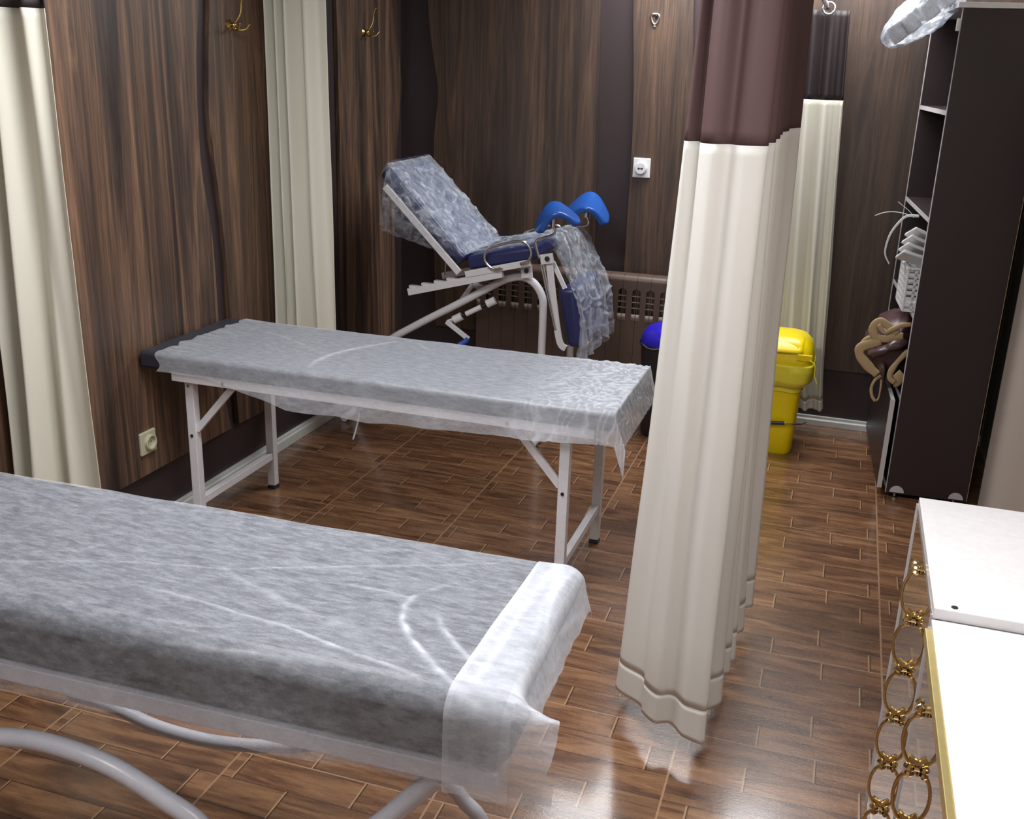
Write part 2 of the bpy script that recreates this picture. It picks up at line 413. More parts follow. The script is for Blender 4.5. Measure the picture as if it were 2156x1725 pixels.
# walnut panels with wavy cut edges (the edge points follow the boards' own wavy cut)
TK = 0.012
def panel(name, axis, left, right, z0, mat):
    # left/right: list of (coordinate, z) along the wall, from bottom up
    def cp(l): return [(p.x, p.y) for p in cat([Vector((a, b, 0)) for a, b in l], 8)]
    L = cp(left) if len(left) > 2 else left; R_ = cp(right) if len(right) > 2 else right
    poly = L + R_[::-1]
    if axis == 'X': mb = MB().prism(poly, 'X', XL-0.01, XL+TK)
    else: mb = MB().prism(poly, 'Y', YB+0.01, YB-TK)
    return struct(obj(name, mb, mat, bevel=0.0015))
e1 = [(onX(*q, XL).y, onX(*q, XL).z) for q in [(455, 668), (442, 500), (417, 334), (408, 125), (413, 0)]]
e1 = [(3.54, 0.245), (3.50, 0.45)] + e1 + [(3.50, 2.2), (3.44, CEIL)]
e2 = [(onX(*q, XL).y, onX(*q, XL).z) for q in [(480, 668), (467, 500), (449, 355), (436, 250), (434, 125), (436, 0)]]
e2 = [(3.60, 0.245), (3.59, 0.45)] + e2 + [(3.58, 2.2), (3.50, CEIL)]
panel('trim_1', 'X', [(YF, 0.245), (YF, CEIL)], e1, 0.245, M['walnutL'])
panel('trim_2', 'X', e2, [(4.44, 0.235), (4.44, CEIL)], 0.245, M['walnutL2'])
e3 = [(5.27, 0.24), (5.25, 0.8), (5.26, 1.3), (5.33, 1.6), (5.30, 1.8), (5.28, 2.05), (5.27, CEIL)]
panel('trim_3', 'X', [(4.60, 0.24), (4.59, CEIL)], e3, 0.24, M['walnutL'])
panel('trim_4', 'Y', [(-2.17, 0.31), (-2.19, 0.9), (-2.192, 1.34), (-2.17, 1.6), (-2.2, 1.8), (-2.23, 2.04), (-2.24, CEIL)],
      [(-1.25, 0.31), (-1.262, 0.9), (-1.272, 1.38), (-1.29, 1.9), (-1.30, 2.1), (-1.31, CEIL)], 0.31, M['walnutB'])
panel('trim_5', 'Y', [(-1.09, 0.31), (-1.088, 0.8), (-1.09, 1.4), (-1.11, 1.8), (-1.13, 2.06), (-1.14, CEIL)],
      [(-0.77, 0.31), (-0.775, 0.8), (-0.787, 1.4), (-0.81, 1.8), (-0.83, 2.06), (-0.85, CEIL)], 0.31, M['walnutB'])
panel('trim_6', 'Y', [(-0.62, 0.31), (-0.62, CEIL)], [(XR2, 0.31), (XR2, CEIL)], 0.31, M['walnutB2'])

# ceiling lamps
for i, (x, y, sx, sy, p) in enumerate(LAMPS):
    t = thing('ceiling_light', ['long ceiling light panel near the back wall', 'square ceiling light panel above the far bed', 'square ceiling light panel above the white dressers', 'square ceiling light panel above the near bed'][i], 'light', (x, y, CEIL))
    m = MB()
    for a, b in ((-1, 0), (1, 0), (0, -1), (0, 1)):
        m.box((x+a*(sx/2+0.012), y+b*(sy/2+0.012), CEIL-0.012), (0.024 if a else sx+0.048, 0.024 if b else sy, 0.026))
    obj('frame', m, M['white_pl'], t, bevel=0.002)
    obj('diffuser', MB().box((x, y, CEIL-0.008), (sx, sy, 0.012)), M['diffuser'], t)

# ------------------------------------------------------------------ wall fittings
def socket_left():
    c = (XL+TK, 2.984, 0.375)
    t = thing('wall_socket', 'ivory wall socket low on the left wall above the dark skirting', 'socket', c)
    obj('cover_plate', MB().box((c[0]+0.005, c[1], c[2]), (0.012, 0.088, 0.088)), M['ivory'], t, bevel=0.004)
    mb = MB(); seg = 28
    prof = [(0.030, 0.010), (0.030, 0.022), (0.026, 0.024), (0.022, 0.022), (0.021, 0.012), (0.0005, 0.011)]
    vs = []
    mb.lathe([(r, z) for r, z in prof], (0, 0, 0), seg)
    mb.v = [Vector((c[0]+p.z, c[1]+0.004+p.x, c[2]+p.y)) for p in mb.v]
    s_ = obj('socket_outlet', mb, M['ivory'], t, smooth='auto')
    for d in (-0.009, 0.009):
        h = MB(); h.lathe([(0.0025, 0.0), (0.0025, 0.0015), (0.0001, 0.0015)], (0, 0, 0), 10); h.v = [Vector((c[0]+0.011+p.z, c[1]+0.004+p.x+d, c[2]+p.y)) for p in h.v]
        obj('hole', h, M['black'], s_)
socket_left()
def socket_back():
    c = (-1.028, YB-TK, 1.274)
    t = thing('wall_socket', 'white wall socket with a round plug guard on the back wall panel', 'socket', c)
    obj('cover_plate', MB().box((c[0], c[1]-0.006, c[2]), (0.09, 0.014, 0.1)), M['white_pl'], t, bevel=0.004)
    def disc(prof, dx=0, dz=0, seg=28):
        m = MB().lathe(prof, (0, 0, 0), seg); m.v = [Vector((c[0]+dx+p.x, c[1]-p.z, c[2]+dz+p.y)) for p in m.v]; return m
    g = obj('plug_guard', disc([(0.030, 0.012), (0.030, 0.040), (0.027, 0.043), (0.0005, 0.043)]), M['white_pl'], t, smooth='auto')
    m = disc([(0.005, 0.043), (0.005, 0.0445), (0.0002, 0.0445)], -0.009, 0, 12)
    m2 = disc([(0.005, 0.043), (0.005, 0.0445), (0.0002, 0.0445)], 0.009, 0, 12)
    m.add(m2.v, m2.f); m.box((c[0], c[1]-0.0438, c[2]), (0.016, 0.0015, 0.003))
    obj('slot', m, M['black'], g)
socket_back()

def coat_hook(c, label, s=1.0):
    t = thing('coat_hook', label, 'hook', c, None)
    x, y, z = c
    m = MB().lathe([(0.021*s, 0), (0.021*s, 0.003), (0.014*s, 0.008), (0.0095*s, 0.012), (0.0005, 0.0125)], (0, 0, 0), 20)
    m.v = [Vector((x+p.z, y+p.x, z+p.y)) for p in m.v]
    obj('base_plate', m, M['brass'], t, smooth='auto')
    obj('ball', MB().ball((x+0.02*s, y, z), 0.0115*s), M['brass'], t, smooth=True)
    P = cat([(x+0.012, y, z), (x+0.03*s, y+0.004*s, z+0.015*s), (x+0.045*s, y+0.012*s, z+0.045*s), (x+0.05*s, y+0.014*s, z+0.085*s), (x+0.062*s, y+0.016*s, z+0.115*s)], 6)
    obj('upper_prong', MB().tube(P, lambda u: 0.0048*s*(1.15-0.3*u), 10), M['brass'], t, smooth=True)
    for d in (1, -1):
        P = cat([(x+0.012, y, z-0.004), (x+0.03*s, y+d*0.012*s, z-0.016*s), (x+0.055*s, y+d*0.026*s, z-0.014*s), (x+0.07*s, y+d*0.034*s, z+0.006*s)], 6)
        obj('lower_prong', MB().tube(P, lambda u: 0.0045*s*(1.1-0.25*u), 10), M['brass'], t, smooth=True)
h1 = onX(492, 53, XL+TK+0.02); coat_hook((XL+TK, h1.y, h1.z), 'brass coat hook on the left wall between the two left curtains', 1.0)
h2 = onX(773, 68, XL+TK+0.02); coat_hook((XL+TK, h2.y, h2.z), 'brass coat hook on the left wall above the reclining chair', 1.0)
h3 = onY(1380, 38, YB-TK)
t = thing('eyelet_hook', 'small metal eye plate high on the back wall panel', 'hook', h3)
P = [h3 + Vector((0.019*math.cos(a), -0.006, 0.024*math.sin(a)+0.006*math.cos(2*a))) for a in [2*PI*k/24 for k in range(24)]]
obj('eye', MB().tube(P, 0.0055, 8, closed=True), M['chrome'], t, smooth=True)
obj('shank', MB().box(h3 + Vector((0, -0.004, -0.034)), (0.014, 0.008, 0.02)), M['chrome'], t, bevel=0.002)
P = cat([h3+Vector((0.004, 0.0, 0.0)), h3+Vector((0.004, -0.015, 0.0)), h3+Vector((0.010, -0.02, 0.008)), h3+Vector((0.004, -0.02, 0.014))], 5)
obj('hook_pin', MB().tube(P, 0.003, 8), M['dark_bolt'], t, smooth=True)

# ------------------------------------------------------------------ radiator on the back wall
def radiator():
    x0, x1, n_ = -1.87, -0.61, 17; yf = YB-0.16; zt, zb = 0.735, 0.10
    t = thing('radiator', 'brown sectional radiator under the back wall panels', 'radiator', ((x0+x1)/2, yf+0.05, zb))
    w_ = (x1-x0)/n_
    for i in range(n_):
        cx = x0+(i+0.5)*w_; h = w_/2-0.0008; k = 0.021
        L = [(cx-h, zb), (cx-h, 0.515), (cx-h+k, 0.53), (cx-h+k, 0.655), (cx-h, 0.668), (cx-h, zt-0.03)]
        poly = L + [(2*cx-a, b) for a, b in reversed(L)]
        m = MB().prism(poly, 'Y', yf, yf+0.006)
        # rounded cap sweeping back over the top
        def cap(u, v, cx=cx, h=h):
            a = v*PI/2; return Vector((cx-h+2*h*u, yf+0.03-0.03*math.cos(a) + (0.055 if v > 0.999 else 0), zt-0.03+0.03*math.sin(a)))
        m.grid(cap, 2, 9)
        m.box((cx, yf+0.045, 0.4), (0.012, 0.075, 0.56))
        s_ = obj('section', m, M['radiator'], t)
        for sg in (-1, 1):
            f = MB(); e = cx+sg*(h-k*0.5)
            for z in (0.563, 0.594, 0.626): f.box((e, yf+0.012, z), (k, 0.018, 0.003))
            f.box((e+sg*k*0.3, yf+0.014, 0.585), (0.002, 0.006, 0.15))
            vs = [Vector((e-k/2+k*a/3, yf-0.006*math.sin(PI*b/6)*max(0.0, math.sin(PI*(a+1)/5)), 0.497+0.034*b/6)) for a in range(4) for b in range(7)]
            f.add(vs, [(a*7+b, (a+1)*7+b, (a+1)*7+b+1, a*7+b+1) for a in range(3) for b in range(6)])
            obj('fin_grille', f, M['radiator_edge'], s_)
    for x in (x0+0.1, x1-0.1):
        obj('foot', MB().box((x, yf+0.06, zb/2), (0.03, 0.06, zb)), M['radiator'], t)
radiator()

# ------------------------------------------------------------------ curtains
def curtain(label, top, bot, z0, z1, seam, mats, name='curtain', nsub=10, hem=0.09, rows=60, flut=0.004, freq=55, group=None, solid=0.0015):
    top = cat([(a, b, 0) for a, b in top], nsub); bot = cat([(a, b, 0) for a, b in bot], nsub)
    n_ = len(top)
    c = bot[n_//2]
    t = thing(name, label, 'curtain', (c.x, c.y, z0), group)
    def at_(i, z):
        k = (z-z0)/(z1-z0); k2 = max(0.0, k)**0.8
        p = bot[i].lerp(top[i], k2)
        f = flut*math.sin(i*freq/n_+2.0*noise.noise(Vector((i*0.05, z*0.7, seam)))*1.5) * (1-0.5*k)
        g = 0.012*noise.noise(Vector((i*0.04, z*1.6, seam*3)))*(1-k)
        a = bot[max(i-1, 0)]; b = bot[min(i+1, n_-1)]; d = (b-a).normalized()
        return Vector((p.x - d.y*(f+g), p.y + d.x*(f+g), z))
    zlow = lambda i: z0 + 0.012*noise.noise(Vector((i*0.03, 1.3, seam)))
    def strip(name_, za, zb, nr, mat, push=0.0):
        m = MB().grid(lambda u, v: at_(min(n_-1, round(u*(n_-1))), (zlow(round(u*(n_-1))) if za is None else za)*(1-v)+zb*v), n_, nr)
        if push:
            for q in m.v: pass
        return obj(name_, m, mat, t, smooth=True, solid=solid)
    strip('hem', None, z0+hem, 8, mats[0])
    strip('fabric', z0+hem, min(seam, z1), rows, mats[0])
    # stitched line over the hem
    obj('hem_seam', MB().tube([at_(i, z0+hem) + Vector((0, 0, 0)) for i in range(n_)], 0.0013, 6), mats[0], t, smooth=True)
    if seam < z1:
        strip('upper_band', seam, z1, 16, mats[1])
    return t

# partition curtain in the foreground, seen end-on with its folds running away from the viewer
sx = lambda px, Y: onY(px, 292, Y).x
topF = [(-0.372, 2.52), (-0.356, 2.42), (-0.335, 2.45), (-0.325, 2.40), (-0.295, 2.378), (-0.262, 2.40), (-0.225, 2.385), (-0.182, 2.42),
        (-0.215, 2.50), (-0.184, 2.55), (-0.225, 2.63), (-0.186, 2.72), (-0.235, 2.84), (-0.196, 2.93), (-0.225, 3.02), (-0.192, 3.14), (-0.19, 3.3), (-0.172, 3.42)]
botF = [(-0.44, 2.62), (-0.455, 2.50), (-0.37, 2.43), (-0.352, 2.40), (-0.312, 2.362), (-0.272, 2.372), (-0.225, 2.338), (-0.178, 2.335),
        (-0.205, 2.44), (-0.152, 2.53), (-0.20, 2.62), (-0.15, 2.68), (-0.19, 2.72), (-0.138, 2.76), (-0.19, 2.85), (-0.142, 2.95), (-0.18, 3.04), (-0.122, 3.11)]
curtain('cream partition curtain with brown top band hanging in the middle of the room', topF, botF, 0.075, 2.036, 1.6, (M['cream'], M['brown_band']), nsub=9, flut=0.002)
# far curtain by the back wall
topB = [(-0.31, 5.17), (-0.285, 5.18), (-0.25, 5.20), (-0.22, 5.17), (-0.18, 5.21), (-0.15, 5.18), (-0.12, 5.2), (-0.09, 5.215), (-0.075, 5.19), (-0.072, 5.25)]
botB = [(-0.28, 5.17), (-0.25, 5.18), (-0.19, 5.22), (-0.15, 5.14), (-0.10, 5.20), (-0.065, 5.14), (-0.04, 5.2), (-0.02, 5.215), (0.01, 5.19), (0.022, 5.24)]
topB = [(a-0.022, b) for a, b in topB]
curtain('cream curtain with dark band hanging against the back wall behind the yellow bin', topB, botB, 0.135, 2.04, 1.648, (M['cream2'], M['brown_band2']), nsub=8, flut=0.003, hem=0.05)
# curtain gathered at the left wall between the beds and the chair
tp = [(-2.36, 3.97), (-2.345, 3.90), (-2.325, 3.97), (-2.30, 3.90), (-2.275, 3.96), (-2.25, 3.89), (-2.215, 3.96), (-2.17, 3.90), (-2.12, 3.93), (-2.08, 3.925)]
bt = [(-2.365, 3.99), (-2.34, 3.88), (-2.315, 3.99), (-2.28, 3.88), (-2.255, 3.98), (-2.22, 3.86), (-2.18, 3.97), (-2.13, 3.88), (-2.09, 3.93), (-2.06, 3.92)]
curtain('cream curtain gathered on the left wall beyond the far bed', tp, bt, 0.40, 2.12, 2.07, (M['cream2'], M['brown_band2']), nsub=8, flut=0.002, hem=0.03)
tp = [(-2.36, 2.42), (-2.34, 2.34), (-2.31, 2.42), (-2.28, 2.38), (-2.25, 2.42), (-2.22, 2.44), (-2.19, 2.39), (-2.16, 2.43), (-2.135, 2.42)]
bt = [(-2.365, 2.44), (-2.33, 2.30), (-2.30, 2.44), (-2.25, 2.28), (-2.23, 2.42), (-2.185, 2.36), (-2.15, 2.42), (-2.12, 2.41), (-2.09, 2.40)]
curtain('cream curtain hanging at the left edge beside the near bed', tp, bt, 0.24, 2.12, 1.86, (M['cream2'], M['brown_band2']), nsub=10, flut=0.002, hem=0.03)
# rail with rings
t = thing('curtain_rail', 'white curtain rod with hook end at the top by the back wall', 'curtain rail', (-0.19, 5.25, 2.07))
obj('rod', MB().tube([(-0.20, 5.16, 2.062), (-0.20, 1.6, 2.075)], 0.011, 14), M['white_steel'], t, smooth='auto')
obj('wall_bracket', MB().tube([(-0.20, 5.16, 2.062), (-0.20, 5.35, 2.062)], 0.007, 10), M['white_steel'], t, smooth='auto')
for y, x in [(5.15, -0.185)]:
    r_ = 0.026
    P = [Vector((x+r_*math.cos(a), y+0.006*math.sin(a), 2.054+r_*math.sin(a)-0.008)) for a in [2*PI*k/24 for k in range(24)]]
    g = obj('curtain_ring', MB().tube(P, 0.0045, 8, closed=True), M['chrome'], None, smooth=True)
    tag(g, 'metal curtain ring at the wall end of the rod', 'ring')

# ------------------------------------------------------------------ covered beds
def fold_attr(o, vals):
    a = o.data.attributes.new('fold', 'FLOAT', 'POINT'); a.data.foreach_set('value', vals)

def seg_dist(p, pl):
    best = 9e9; bu = 0; L = len(pl)-1
    for i in range(L):
        a, b = pl[i], pl[i+1]; d = b-a; k = max(0, min(1, (p-a).dot(d)/max(d.length_squared, 1e-9)))
        q = (p-(a+d*k)).length
        if q < best: best = q; bu = (i+k)/L
    return best, bu

def sheet(name, x0, x1, yf, yb, zt, rad, dropf, dropb, mat, creases, parent=None, nx=300, endfold=None, left=None, extra=None, off=0.003, tag_=None, dens=None, nt=150):
    # x0..x1 length, yf/yb front and back edge of the mattress, zt its top; dropf(x) = how far the cloth hangs at the front
    width = yb-yf
    def prof(t, x):
        # t: arc length, 0 at the front top edge, positive to the back
        arc = rad*PI/2
        if t < 0:
            s = -t
            if s < arc:
                a = s/rad; return Vector((yf+rad-off*0-(rad+off)*math.sin(a), zt-rad+(rad+off)*math.cos(a)))
            return Vector((yf-off, zt-rad-(s-arc)))
        w_ = width-2*rad
        if t <= w_: return Vector((yf+rad+t, zt+off))
        s = t-w_
        if s < arc:
            a = s/rad; return Vector((yb-rad+(rad+off)*math.sin(a), zt-rad+(rad+off)*math.cos(a)))
        return Vector((yb+off, zt-rad-(s-arc)))
    vs = []; fo = []
    w_ = width-2*rad
    cr = [([Vector((p[0], p[1])) for p in pl], wd, am) for pl, wd, am in creases]
    for i in range(nx):
        u = i/(nx-1)
        for j in range(nt):
            v = j/(nt-1)
            x = x0+(x1-x0)*u
            if left: x = max(x, left(v)) if u < 0.5 else x
            tmin = -dropf(x); tmax = w_+dropb
            t = tmin+(tmax-tmin)*v
            p = prof(t, x); P = Vector((x, p.x, p.y)); fold = 0.0
            hang = max(0.0, -t-rad*PI/2)
            P.z += 0.0022*noise.noise(Vector((x*9, p.x*9, 0.3))) if t > -rad else 0
            P.y -= hang*(0.16*noise.noise(Vector((x*5, hang*4, 2.0))) + 0.05) if hang > 0 else 0
            if -rad < t < w_+rad:
                q = Vector((x, p.x))
                for pl, wd, am in cr:
                    bx = min(a.x for a in pl)-0.03; cx = max(a.x for a in pl)+0.03
                    if x < bx or x > cx: continue
                    d, k = seg_dist(q, pl)
                    if d < wd*3:
                        e = math.exp(-(d/wd)**2)*max(0.0, math.sin(PI*min(1, max(0.0, 0.08+0.84*k))))**0.5
                        e *= 0.7+0.6*noise.noise(Vector((x*40, p.x*40, 5)))
                        P.z += 0.004*e*(am/0.5); fold += am*e
            if extra: dz, df = extra(P, t, x); P += dz; fold += df
            if dens: fold += dens(P, x)
            vs.append(P); fo.append(fold)
    fs = [(i*nt+j, (i+1)*nt+j, (i+1)*nt+j+1, i*nt+j+1) for i in range(nx-1) for j in range(nt-1)]
    m = MB(); m.add(vs, fs)
    o = obj(name, m, mat, parent, smooth=True); fold_attr(o, fo)
    return o

def rounded_mattress(x0, x1, y0, y1, z0, z1, r):
    return MB().box(((x0+x1)/2, (y0+y1)/2, (z0+z1)/2), (x1-x0, y1-y0, z1-z0)), r

def creases_px(z, lst, f=lambda p: p): return [([tuple(f(onZ(*q, z))[:2]) for q in pl], w, a) for pl, w, a in lst]

# --- far bed (folding frame with straight legs)
B2 = dict(x0=-2.362, x1=-0.600, y0=2.965, y1=3.535, zt=0.735, th=0.066)
def far_bed():
    b = B2; zb = b['zt']-b['th']
    t = thing('folding_bed', 'charcoal examination bed with straight white folding legs, standing beyond the near bed', 'bed', (-1.48, 3.28, 0))
    obj('mattress', MB().box(((b['x0']+b['x1'])/2, (b['y0']+b['y1'])/2, b['zt']-b['th']/2), (b['x1']-b['x0'], b['y1']-b['y0'], b['th'])), M['mattress'], t, smooth='auto', bevel=0.014, segs=3)
    rx0, rx1, ry0, ry1 = -2.235, -0.665, 2.99, 3.51; rz = zb-0.0175
    f = MB().box(((rx0+rx1)/2, ry0, rz), (rx1-rx0, 0.03, 0.035)).box(((rx0+rx1)/2, ry1, rz), (rx1-rx0, 0.03, 0.035))
    for x in (rx0+0.015, -1.45, rx1-0.015): f.box((x, (ry0+ry1)/2, rz), (0.03, ry1-ry0, 0.03))
    obj('frame', f, M['white_steel'], t, bevel=0.002)
    for x, sg in ((-2.185, 1), (-0.765, -1)):
        for y in (ry0+0.025, ry1+0.02):
            y = 3.02 if y < 3.2 else 3.545
            l = obj('leg', MB().box((x, y, (zb-0.03)/2+0.008), (0.034, 0.034, zb-0.046)), M['white_steel'], t, bevel=0.002)
            obj('rubber_foot', MB().box((x, y, 0.006), (0.037, 0.037, 0.012)), M['black'], l, bevel=0.002)
            for z in (zb-0.055, 0.42):
                m = MB().lathe([(0.006, 0), (0.006, 0.003), (0.0002, 0.004)], (0, 0, 0), 12); m.v = [Vector((x+p.x, y-0.017-p.z, z+p.y)) for p in m.v]
                obj('bolt', m, M['dark_bolt'] if z < 0.5 else M['chrome'], l)
            obj('brace', MB().bar((x+sg*0.014, y, 0.44), (x+sg*0.19, y, zb-0.028), 0.016, 0.024, (0, 0, 1)), M['white_steel'], t, bevel=0.001)
        obj('stretcher', MB().box((x, 3.2825, 0.15), (0.026, 0.50, 0.03)), M['white_steel'], t, bevel=0.002)
    for x in (-2.02, -0.955):
        m = MB().lathe([(0.006, 0), (0.006, 0.003), (0.0002, 0.004)], (0, 0, 0), 12); m.v = [Vector((x+p.x, ry0-0.015-p.z, rz+p.y)) for p in m.v]
        obj('rail_bolt', m, M['chrome'], t)
far_bed()

cr2 = creases_px(0.735, [([(650, 774), (668, 760), (700, 747), (760, 733), (830, 722)], 0.010, 0.38), ([(520, 690), (600, 712), (660, 735)], 0.006, 0.15), ([(880, 725), (905, 740)], 0.004, 0.2)])
def drop2(x):
    u = (x+2.3)/1.75
    K = [(-2.4, 0.070), (-2.1, 0.078), (-1.95, 0.105), (-1.75, 0.15), (-1.45, 0.152), (-1.0, 0.135), (-0.6, 0.118), (0, 0.118)]
    base = K[0][1]
    for (a, va), (b, vb) in zip(K, K[1:]):
        if a <= x <= b: base = va+(vb-va)*(x-a)/(b-a)
    return base + 0.006*noise.noise(Vector((x*8, 0, 0)))
def extra2(P, t, x):
    w = max(0.0, min(1.0, (x+1.02)/0.3)); dz = Vector((0, 0, 0)); df = 0
    if w > 0:
        n1 = 1-abs(noise.noise(Vector((x*30+P.y*22+2*noise.noise(P*12), P.y*24-x*14, 7))))*2.6
        r = max(0, n1)**3
        dz.z += 0.006*w*r; df += 0.34*w*r + 0.10*w  # crinkled end: its bright gloss is put into the cloth density with the folds
    if x > B2['x1']+0.004 and t > -0.02:
        # cloth hanging over the foot end
        s = x-(B2['x1']+0.004); dz.x -= s*0.72; dz.z -= s*0.98
    elif x > B2['x1']+0.004:
        s = x-(B2['x1']+0.004); dz.x -= s*0.68; dz.z -= s*0.9; dz.y += 0.02*s
    if x < -2.1:
        r = math.sin(P.y*95+math.sin(P.y*33)*2); k = (-2.1-x)/0.25
        dz.z += 0.004*k*(r*0.5+0.5); df += 0.10*k*max(0, r)
    return dz, df
o = sheet('bed_sheet', -2.29, -0.48, B2['y0'], B2['y1'], B2['zt'], 0.014, drop2, 0.05, M['sheet2'], cr2, nx=330, nt=120,
          left=lambda v: -2.285+0.03*noise.noise(Vector((v*14, 0, 0)))+0.02*v, extra=extra2)
tag(o, 'white disposable non-woven sheet spread over the far bed', 'sheet')
# torn strip hanging below the far bed
P = cat([onY(757, 868, 3.0), onY(753, 890, 3.0), onY(748, 910, 3.0), onY(743, 926, 3.0)], 6)
strip_ = MB().ribbon(P, 0.006, 0.0006, (1, 0, 0)); o2 = obj('loose_strip', strip_, M['sheet2'], o, smooth=True); fold_attr(o2, [0.25]*len(strip_.v))

# --- near bed (bent tube legs)
B1 = dict(x0=-2.26, x1=-0.415, y0=1.315, y1=1.845, zt=0.785, th=0.135)
BA, BPV = 0.023, Vector((-0.415, 1.845, 0))
BROT = Matrix.Rotation(BA, 3, 'Z')
def unrot(p): return BPV + BROT.inverted() @ (Vector(p)-BPV)
def turn(o):
    # the near bed stands slightly askew to the wall
    o.rotation_euler.z = BA; o.location = BPV + BROT @ (o.location-BPV)
def near_bed():
    onY = lambda px, py, Y: unrot(globals()['onY'](px, py, Y))
    b = B1; zb = b['zt']-b['th']
    t = thing('examination_bed', 'grey padded examination bed with bent tube legs in the foreground', 'bed', (-1.35, 1.6, 0))
    obj('mattress', MB().box(((b['x0']+b['x1'])/2, (b['y0']+b['y1'])/2, b['zt']-b['th']/2), (b['x1']-b['x0'], b['y1']-b['y0'], b['th'])), M['mattress'], t, smooth='auto', bevel=0.04, segs=5)
    rx0, rx1, ry0, ry1 = -2.2, -0.435, 1.335, 1.825; rz = zb-0.018
    f = MB().box(((rx0+rx1)/2, ry0, rz), (rx1-rx0, 0.03, 0.036)).box(((rx0+rx1)/2, ry1, rz), (rx1-rx0, 0.03, 0.036))
    for x in (rx0+0.015, -1.3, rx1-0.015): f.box((x, (ry0+ry1)/2, rz), (0.03, ry1-ry0, 0.03))
    obj('frame', f, M['grey_steel'], t, bevel=0.002)
    R_ = 0.019
    # arched leg tube on the near side, rising from the floor at the foot end and back to the head end
    def leg(pts, r=R_):
        return obj('leg', MB().tube(cat(pts, 8), r, 18), M['grey_steel'], t, smooth='auto')
    Yn = 1.31
    A = [onY(0, 1552, Yn), onY(110, 1568, Yn), onY(230, 1612, Yn), onY(340, 1680, Yn), onY(430, 1748, Yn)]
    d = (A[4]-A[3]); k = -(A[4].z-0.02)/d.z
    A2 = A + [A[4]+d*0.7*1.0 , A[4]+d*k*0.5+Vector((-0.03, 0, 0)), Vector((A[4].x+d.x*k*0.8, Yn, 0.02))]
    A0 = [Vector((A[0].x-0.62, Yn, 0.02)), Vector((A[0].x-0.42, Yn, A[0].z-0.16)), Vector((A[0].x-0.18, Yn, A[0].z-0.03))]
    A2 = A0 + [A[0], A[1], A[2], A[3], A[4], Vector((A[4].x+0.09, Yn, A[4].z-0.12)), Vector((A[4].x+0.16, Yn, 0.02))]
    leg(A2)
    Ym = 1.79
    Bp = [onY(150, 1462, Ym), onY(235, 1487, Ym), onY(330, 1530, Ym), onY(440, 1560, Ym), onY(560, 1572, Ym), onY(660, 1568, Ym), onY(760, 1545, Ym)]
    obj('bowed_brace', MB().tube(cat(Bp, 8), 0.0165, 16), M['grey_steel'], t, smooth='auto')
    c0 = onY(925, 1632, Yn+0.04); c1 = onY(800, 1735, Yn+0.02)
    d = c1-c0; leg([c0, c0.lerp(c1, 0.5), c1, Vector((c1.x-0.16, Yn, c1.z-0.17)), Vector((c1.x-0.30, Yn, 0.02))])
    e0 = onY(940, 1640, Ym); e1 = onY(1015, 1735, Ym)
    leg([e0, e0.lerp(e1, 0.5), e1, Vector((e1.x+0.05, Ym, e1.z-0.16)), Vector((e1.x+0.07, Ym, 0.02))], 0.0175)
    leg([Vector((-2.1, Ym, zb-0.04)), Vector((-2.05, Ym, 0.4)), Vector((-2.12, Ym, 0.02))], 0.0175)
    turn(t)
near_bed()
ZT1 = B1['zt']
cr1 = creases_px(ZT1, [
    ([(-40, 1188), (150, 1184), (300, 1187), (480, 1203), (640, 1197), (840, 1196), (1040, 1190)], 0.0035, 0.22),
    ([(470, 1200), (543, 1245), (620, 1280), (694, 1312), (814, 1348)], 0.007, 0.22),
    ([(340, 1248), (422, 1270), (520, 1300), (603, 1324), (700, 1362), (800, 1398), (880, 1429)], 0.0045, 0.40),
    ([(283, 1330), (400, 1350), (482, 1363), (560, 1376), (645, 1393)], 0.004, 0.28),
    ([(700, 1228), (800, 1245), (860, 1262)], 0.004, 0.22),
    ([(862, 1264), (900, 1250), (965, 1227)], 0.006, 0.14),
    ([(872, 1262), (852, 1280), (846, 1310), (868, 1354), (917, 1408), (977, 1463), (1030, 1492), (1100, 1530)], 0.007, 0.62),
    ([(921, 1300), (930, 1325), (953, 1354), (975, 1380), (995, 1396), (1040, 1412)], 0.006, 0.5),
    ([(60, 1165), (160, 1162), (220, 1150)], 0.004, 0.15),
    ([(250, 1290), (330, 1310), (420, 1322)], 0.004, 0.12)], unrot)
def drop1(x):
    return 0.194 + 0.005*noise.noise(Vector((x*5, 3, 0))) + 0.018*max(0, min(1, (-1.15-x)/0.3))
XE = B1['x1']
def over_end(P, t, x, rad):
    dz = Vector((0, 0, 0))
    if x > XE-0.03:
        s = x-(XE-0.03)
        a = min(s/0.035, PI/2)
        dx = 0.035*math.sin(a) + max(0, s-0.035*PI/2)*0.25; dzv = 0.035*(1-math.cos(a)) + max(0, s-0.035*PI/2)*0.95
        dz.x = dx-s; dz.z = -dzv
    return dz
def extra1(P, t, x):
    df = 0; dz = over_end(P, t, x, 0.03)
    k = max(0.0, min(1.0, (t+0.05)/0.07)); k = k*k*(3-2*k)
    if x > XE-0.03: dz = dz*k + Vector((-(x-XE+0.03)*0.7, 0, 0))*(1-k)
    return dz, df
o = sheet('bed_sheet', -2.2, XE+0.08, B1['y0'], B1['y1'], ZT1, 0.04, drop1, 0.06, M['sheet'], cr1, nx=420, nt=190, extra=extra1)
tag(o, 'creased white disposable sheet covering the near grey bed', 'sheet'); turn(o)
